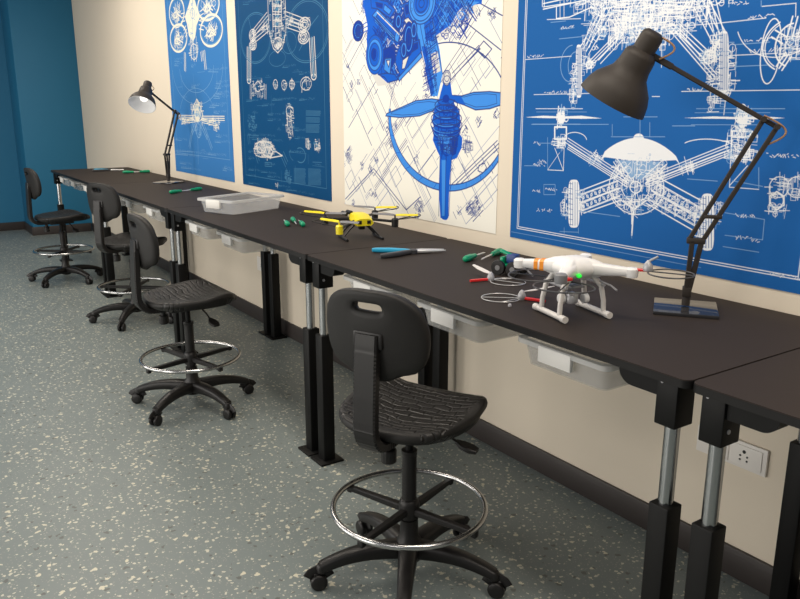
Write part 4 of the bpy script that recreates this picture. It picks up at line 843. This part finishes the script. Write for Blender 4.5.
# ------------------------------------------------------------------ yellow drone
def yellow_drone():
    c = (5.310, -.346); t = thing('quadcopter', 'yellow quadcopter drone on thin dark legs beside the three green screwdrivers', 'drone', (*c, H))
    fwd = R(-15); rot = Matrix.Rotation(fwd, 4, 'Z'); rv = lambda x, y, z: rot @ Vector((x, y, z))
    b = MB()
    def sec(x, w, z0, z1): return [rv(x, y, z) for y, z in ((-w*.7, z0), (w*.7, z0), (w, z0+(z1-z0)*.35), (w*.8, z1-.006), (w*.45, z1), (-w*.45, z1), (-w*.8, z1-.006), (-w, z0+(z1-z0)*.35))]
    b.rings([sec(-.095, .018, .080, .100), sec(-.07, .036, .074, .112), sec(-.02, .044, .070, .120), (sec(.03, .046, .068, .118)), sec(.07, .050, .066, .104), sec(.085, .046, .068, .100)])
    b.obj('body', 'yellow', t, 30)
    b = MB()
    for y in (-.022, .022): b.box(rv(.087, y, .085), (.006, .018, .016), .002, rot)
    b.obj('front_sensor', 'plastic', t)
    b = MB(); b.lathe([(.010, -.05), (.010, .02), (.006, .024)], rv(-.07, -.048, .108), rv(1, 0, .05), 12); b.lathe([(.010, -.05), (.010, .02), (.006, .024)], rv(-.07, -.025, .112), rv(1, 0, .05), 12); b.obj('battery', 'plastic', t)
    mot = [(-.176, .198), (.120, .122), (.169, -.203), (-.120, -.117)]
    for i, (mx, my) in enumerate(mot):
        a = MB(); s_ = Vector((mx, my, 0)).normalized(); a.tube([s_*.04+Vector((0, 0, .090)), Vector((mx, my, .082))], .0065, 8); a.obj('arm', 'plastic', t)
        m_ = MB(); m_.lathe([(.010, .055), (.016, .057), (.017, .092), (.012, .097), (.004, .098), (.004, .112)], (mx, my, 0), n=16); mo = m_.obj('motor', 'yellow' if i == 2 else 'plastic', t)
        p_ = MB(); pa = (R(45), R(40), R(200), R(215))[i]; tl = -1 if i < 2 else 1; u = Vector((math.cos(pa), math.sin(pa), 0)); v = Vector((-u.y, u.x, 0)); o = Vector((mx, my, .113))
        for s in (1, -1):
            p_.rings([[o+u*s*r+v*w+Vector((0, 0, dz+ww)) for w, ww in ((-wd, .003*tl), (wd, -.003*tl), (wd, -.003*tl-.002), (-wd, .003*tl-.002))] for r, wd, dz in ((.004, .004, 0), (.03, .008, .002), (.08, .0075, .003), (.110, .004, .004))], 0 if s == 1 else 1)
        p_.obj('propeller', ['yellow', 'grey'], mo, 30)
        g = MB(); og = Vector((mx, my, .100)); aa = math.degrees(pa)
        g.tube([og+Vector((.118*math.cos(R(aa-34+68*k/12)), .118*math.sin(R(aa-34+68*k/12)), .012)) for k in range(13)], .0028, 8)
        for e in (-34, 34): g.tube([og+Vector((0, 0, -.01)), og+Vector((.06*math.cos(R(aa+e)), .06*math.sin(R(aa+e)), .0)), og+Vector((.118*math.cos(R(aa+e)), .118*math.sin(R(aa+e)), .012))], .0024, 6)
        g.obj('blade_guard', 'plastic', t)
    for s in (1, -1):
        g = MB(); g.tube([rv(.02, .02*s, .072), rv(.03, .055*s, .045), rv(.035, .085*s, .012), rv(.075, .085*s, .006), rv(.10, .085*s, .010)], .0038, 8)
        g.tube([rv(-.03, .02*s, .072), rv(-.035, .055*s, .045), rv(-.03, .085*s, .012), rv(.035, .085*s, .006)], .005, 8); g.tube([rv(-.06, .085*s, .0085), rv(-.03, .085*s, .006), rv(.10, .085*s, .006)], .006, 8); g.obj('landing_leg', 'plastic', t)
    MB().box(rv(.035, 0, .058), (.03, .028, .026), .005, rot).obj('camera', 'plastic', t)
yellow_drone()

# ------------------------------------------------------------------ white drone, its loose guards and small parts
def guard_parts(o, u, t, parent_name=None):
    """red arm, grey motor cone and wire loop, laid out from o along the unit vector u"""
    u = Vector(u).normalized(); v = Vector((-u.y, u.x, 0)).normalized()
    MB().tube([o, o+u*.068], 0, sec=(.011, .007), up=(0, 0, 1)).obj('red_arm', 'red', t)
    return u, v
def white_drone():
    c = Vector((6.858, -.549, 0)); hd = R(-14); t = thing('quadcopter', 'white quadcopter drone with orange stripes and green light on white skids', 'drone', (c.x, c.y, H))
    rot = Matrix.Rotation(hd, 4, 'Z'); rv = lambda x, y, z: rot @ Vector((x, y, z))
    # body with four tapering arms, one shell
    b = MB(); N = 96; zc = .142
    def rad(a):
        d = max(abs(math.cos(2*(a-R(45)))), 0); k = math.cos(2*(a-R(45)))**2 if True else 0
        return .064+.102*max(0, math.cos(4*(a-R(45))))**5 if math.cos(4*(a-R(45))) > 0 else .064-.006*abs(math.cos(4*(a-R(45))))
    def hgt(r): return (.006+.027*max(0, 1-(r/.105)**2)**.7) if r < .105 else .006+.006*(1-min(1, (r-.105)/.06))
    rings = []
    for s, seq in ((1, [.03, .2, .4, .6, .75, .88, .96, 1.0]), (-1, [.985, .93, .82, .65, .45, .25, .04])):
        for u in seq:
            rg = []
            for j in range(N):
                a = 2*PI*j/N; R_ = rad(a); r = R_*u; edge = math.sqrt(max(0, 1-max(0, (u-.35)/.65)**2.2))
                z = hgt(r)*(edge if r > .02 or True else 1); z = z*(1.0 if s > 0 else .95)
                rg.append(rv(r*math.cos(a), r*math.sin(a), zc+s*z*(1 if u < 1 else 0)))
            rings.append(rg)
    b.rings(rings); b.obj('body_shell', 'white', t, 60)
    MB().sphere(rv(.062, -.022, zc-.012), .0075, (1, 1, .8)).obj('status_light', 'led', t)
    for k, a in enumerate((45, 135, 225, 315)):
        u = Vector((math.cos(R(a)+hd), math.sin(R(a)+hd), 0)); e = u*.163+Vector((0, 0, zc)); v = Vector((-u.y, u.x, 0))
        ar = MB(); ar.tube([u*.055+Vector((0, 0, zc+.001)), u*.163+Vector((0, 0, zc))], 0, sec=[(.042, .036), (.024, .022)], up=(0, 0, 1)); ar.obj('arm', 'white', t, 60)
        mt = MB(); mt.lathe([(.010, -.016), (.0165, -.014), (.018, -.004), (.018, .009), (.013, .013)], e, n=20); mo = mt.obj('motor_pod', 'white' if a != 315 else 'grey', t)
        if a == 225:
            for rr_ in (.092, .110):
                f = (rr_-.055)/.108; w_, h_ = .042-.018*f, .036-.014*f
                MB().tube([u*(rr_-.006)+Vector((0, 0, zc+.001)), u*(rr_+.006)+Vector((0, 0, zc+.001))], 0, sec=(w_+.002, h_+.002), up=(0, 0, 1)).obj('orange_stripe', 'orange', t)
        if a == 45:      # prop guard carried on the right-hand arm
            MB().tube([u*.150+Vector((0, 0, zc+.008)), u*.212+Vector((0, 0, zc+.009))], 0, sec=(.012, .007), up=(0, 0, 1)).obj('guard_arm', 'red', t)
            cn = MB(); o = u*.205+Vector((0, 0, zc+.008)); cn.lathe([(.013, 0), (.014, .006), (.012, .018), (.006, .026), (.003, .030)], o, n=16); cn.tube([o+Vector((0, 0, .026)), o+u*.025+Vector((0, 0, .042))], .0035, 8); cn.obj('guard_motor', 'lgrey', t)
            g = MB(); o = u*.268+Vector((0, 0, zc+.005)); g.tube([o+u*(.062*math.cos(x))+v*(.062*math.sin(x)) for x in [2*PI*i/28 for i in range(28)]], .0022, 6, closed=True); g.tube([u*.212+Vector((0, 0, zc+.007)), u*.330+Vector((0, 0, zc+.005))], .002, 6); g.obj('guard_loop', 'darkwire', t)
        if a in (315, 225):
            g = MB(); o = u*.120+Vector((0, 0, .108)); g.tube([o+u*(.072*math.cos(x))+v*(.085*math.sin(x)) for x in [2*PI*i/30 for i in range(30)]], .0024, 6, closed=True); g.tube([o-u*.072, o+u*.072], .002, 6); g.tube([o-u*.05, Vector((0, 0, .120))-u*-.05], .003, 6); g.obj('guard_loop', 'darkwire', t)
    e = Vector((math.cos(R(315)+hd), math.sin(R(315)+hd), 0))*.140+Vector((0, 0, zc-.012)); MB().box(e+Vector((.012, .006, .006)), (.020, .022, .008), .002).obj('red_clip', 'red', t)
    # landing skids
    for s in (1, -1):
        y = .074*s; sk = MB(); sk.tube([rv(-.082, y, .0115), rv(.082, y, .0115)], .0085, 12); sk.lathe([(.0102, 0), (.0102, .018)], rv(-.085, y, .0115), rv(1, 0, 0), 12); sk.lathe([(.0102, 0), (.0102, .018)], rv(.067, y, .0115), rv(1, 0, 0), 12); so = sk.obj('skid', 'offwhite', t)
        for x in (-.048, .052):
            lg = MB(); lg.tube([rv(x, y, .010), rv(x*.98, y*.97, .05), rv(x*.92, y*.86, .092), rv(x*.8, y*.55, .122)], 0, sec=[(.013, .010), (.013, .010), (.014, .011), (.018, .012)], up=rv(1, 0, 0)); lg.obj('strut', 'offwhite', so, 50)
        b = MB(); b.tube([rv(-.055, y*.84, .098), rv(.065, y*.84, .098)], .0045, 8); b.obj('cross_bar', 'lgrey', t)
    # camera on its gimbal
    MB().box(rv(.0, .0, .088), (.055, .045, .006), .002, rot).obj('gimbal_plate', 'grey', t)
    g = MB(); g.box(rv(.0, -.006, .052), (.034, .034, .032), .005, rot); g.lathe([(.010, 0), (.012, .002), (.012, .016), (.009, .018)], rv(.014, -.012, .052), rv(.8, -.55, 0), 16); cm = g.obj('gimbal_camera', 'lgrey', t)
    MB().lathe([(.014, 0), (.015, .002), (.015, .014), (.012, .016)], rv(.020, .022, .052), rv(0, 1, 0), 16).obj('gimbal_motor', 'white', cm); MB().lathe([(.014, 0), (.015, .002), (.015, .014), (.012, .016)], rv(-.005, -.026, .050), rv(0, -1, 0), 16).obj('gimbal_motor', 'white', cm)
    g = MB(); g.tube([rv(0, 0, .086), rv(-.024, 0, .075), rv(-.026, 0, .055), rv(-.016, -.004, .052)], .005, 8); g.obj('gimbal_arm', 'grey', cm)
    b = MB(); b.tube([rv(.06, .05, .110), rv(.10, .06, .104), rv(.135, .055, .098)], .003, 6); b.obj('antenna', 'grey', t)
white_drone()

def loose_guard(o, a, la, label, wire, blade):
    t = thing('propeller_guard', label, 'propeller guard', (*o, H), 0, 'loose propeller guards beside the white drone')
    u = Vector((math.cos(R(a)), math.sin(R(a)), 0)); w = Vector((math.cos(R(la)), math.sin(R(la)), 0)); v = Vector((-w.y, w.x, 0))
    MB().lathe([(.012, 0), (.014, .005), (.013, .016), (.008, .026), (.003, .032)], n=16).obj('motor_cone', 'lgrey', t)
    MB().tube([u*.012+Vector((0, 0, .006)), u*.080+Vector((0, 0, .006))], 0, sec=(.011, .008), up=(0, 0, 1)).obj('red_arm', 'red', t)
    g = MB(); c = w*.066; g.tube([c+w*.062*math.cos(x)+v*.058*math.sin(x)+Vector((0, 0, .004)) for x in [2*PI*i/32 for i in range(32)]], .0013, 6, closed=True); g.tube([Vector((0, 0, .005)), w*.128+Vector((0, 0, .004))], .0011, 6); g.tube([Vector((0, 0, .005)), c+v*.058+Vector((0, 0, .004))], .0011, 6); g.obj('wire_loop', wire, t)
    bl = MB(); q = Vector((math.cos(R(blade)), math.sin(R(blade)), 0)); pq = Vector((-q.y, q.x, 0))
    bl.rings([[q*r+pq*wd*sx+Vector((0, 0, z+dz)) for sx, dz in ((-1, .002), (1, 0), (1, -.002), (-1, 0))] for r, wd, z in ((.004, .004, .026), (.03, .010, .028), (.07, .010, .032), (.11, .004, .038))]); bl.obj('blade', 'offwhite', t, 30)
loose_guard((6.640, -.545), 22, 228, 'grey-coned propeller guard with red arm and wire loop, lying left of the white drone', 'bright', 70)
loose_guard((6.372, -.445), 258, 25, 'white-bladed propeller guard with a red arm, lying farther left by the wheeled robot', 'bright', 175)
tag(MB().lathe([(.003, 0), (.006, .001), (.0062, .007), (.004, .010)], n=10).obj('bolt', 'lgrey', None, 40, (6.690, -.640, H)), 'tiny grey bolt lying in front of the loose propeller guard', 'bolt')

def robot():
    t = thing('toy_robot', 'small wheeled robot with black wheels and green frame, left of the white drone', 'robot', (6.330, -.315, H), R(20))
    for x, y in ((-.030, -.036), (.030, -.036), (-.030, .036), (.030, .036)):
        b = MB(); b.lathe([(.010, -.008), (.026, -.008), (.028, -.004), (.028, .004), (.026, .008), (.010, .008)], (x, y, .028), (0, 1, 0), 20); w = b.obj('wheel', 'plastic', t)
        MB().cyl((x, y-.0095, .028), (x, y+.0095, .028), .010, 10).obj('hub_cap', 'grey', w)
    b = MB(); b.box((0, 0, .034), (.080, .050, .012), .003); b.box((-.026, 0, .052), (.014, .044, .026), .003); b.obj('frame', 'green', t)
    MB().box((.010, 0, .060), (.040, .034, .034), .004).obj('motor_block', 'navy', t); MB().box((-.018, .0, .078), (.050, .020, .010), .003, Matrix.Rotation(R(18), 4, 'Y')).obj('top_arm', 'green', t)
    MB().tube([(.04, -.01, .036), (.075, -.016, .028), (.10, -.014, .008)], .0035, 6).obj('bumper', 'grey', t)
robot()

# ------------------------------------------------------------------ light
def area(loc, size, power, col, rot=(0, 0, 0), sy=None):
    l = bpy.data.lights.new('ceiling_or_front_light', 'AREA'); l.energy = power; l.color = col; l.size = size
    if sy: l.shape = 'RECTANGLE'; l.size_y = sy
    o = bpy.data.objects.new('ceiling_or_front_light', l); o.location = loc; o.rotation_euler = rot; COL.objects.link(o); o['kind'] = 'helper'
WARM = (1, .90, .77)
for x in (1.0, 2.9, 4.9, 6.9, 8.9): area((x, -1.05, 3.0), 1.4, 28, WARM, sy=.5)
for x in (.5, 4.5, 8.5): area((x, -3.9, 3.0), 1.8, 22, (1, .96, .90), sy=1.2)
for x in (1.0, 3.6, 6.2): area((x, -5.1, 1.35), 1.8, 62, (1, .95, .88), (R(87), 0, 0), sy=2.2)   # added soft front lights, standing in for unseen windows opposite the long wall
w = bpy.data.worlds.new('room light'); S.world = w; w.use_nodes = True
bg = w.node_tree.nodes['Background']; bg.inputs[0].default_value = (.95, .97, 1, 1); bg.inputs[1].default_value = .17

# ------------------------------------------------------------------ camera and view
cd = bpy.data.cameras.new('camera'); cd.sensor_width = 36; cd.lens = FPX/800*36; cd.clip_start = .05
co = bpy.data.objects.new('camera', cd); COL.objects.link(co)
m = Matrix((RT, UP, -FW)).transposed().to_4x4(); m.translation = CAM; co.matrix_world = m
S.camera = co
S.view_settings.view_transform = 'Standard'; S.view_settings.look = 'None'; S.view_settings.gamma = 1; S.view_settings.exposure = 0
S.view_settings.use_curve_mapping = False
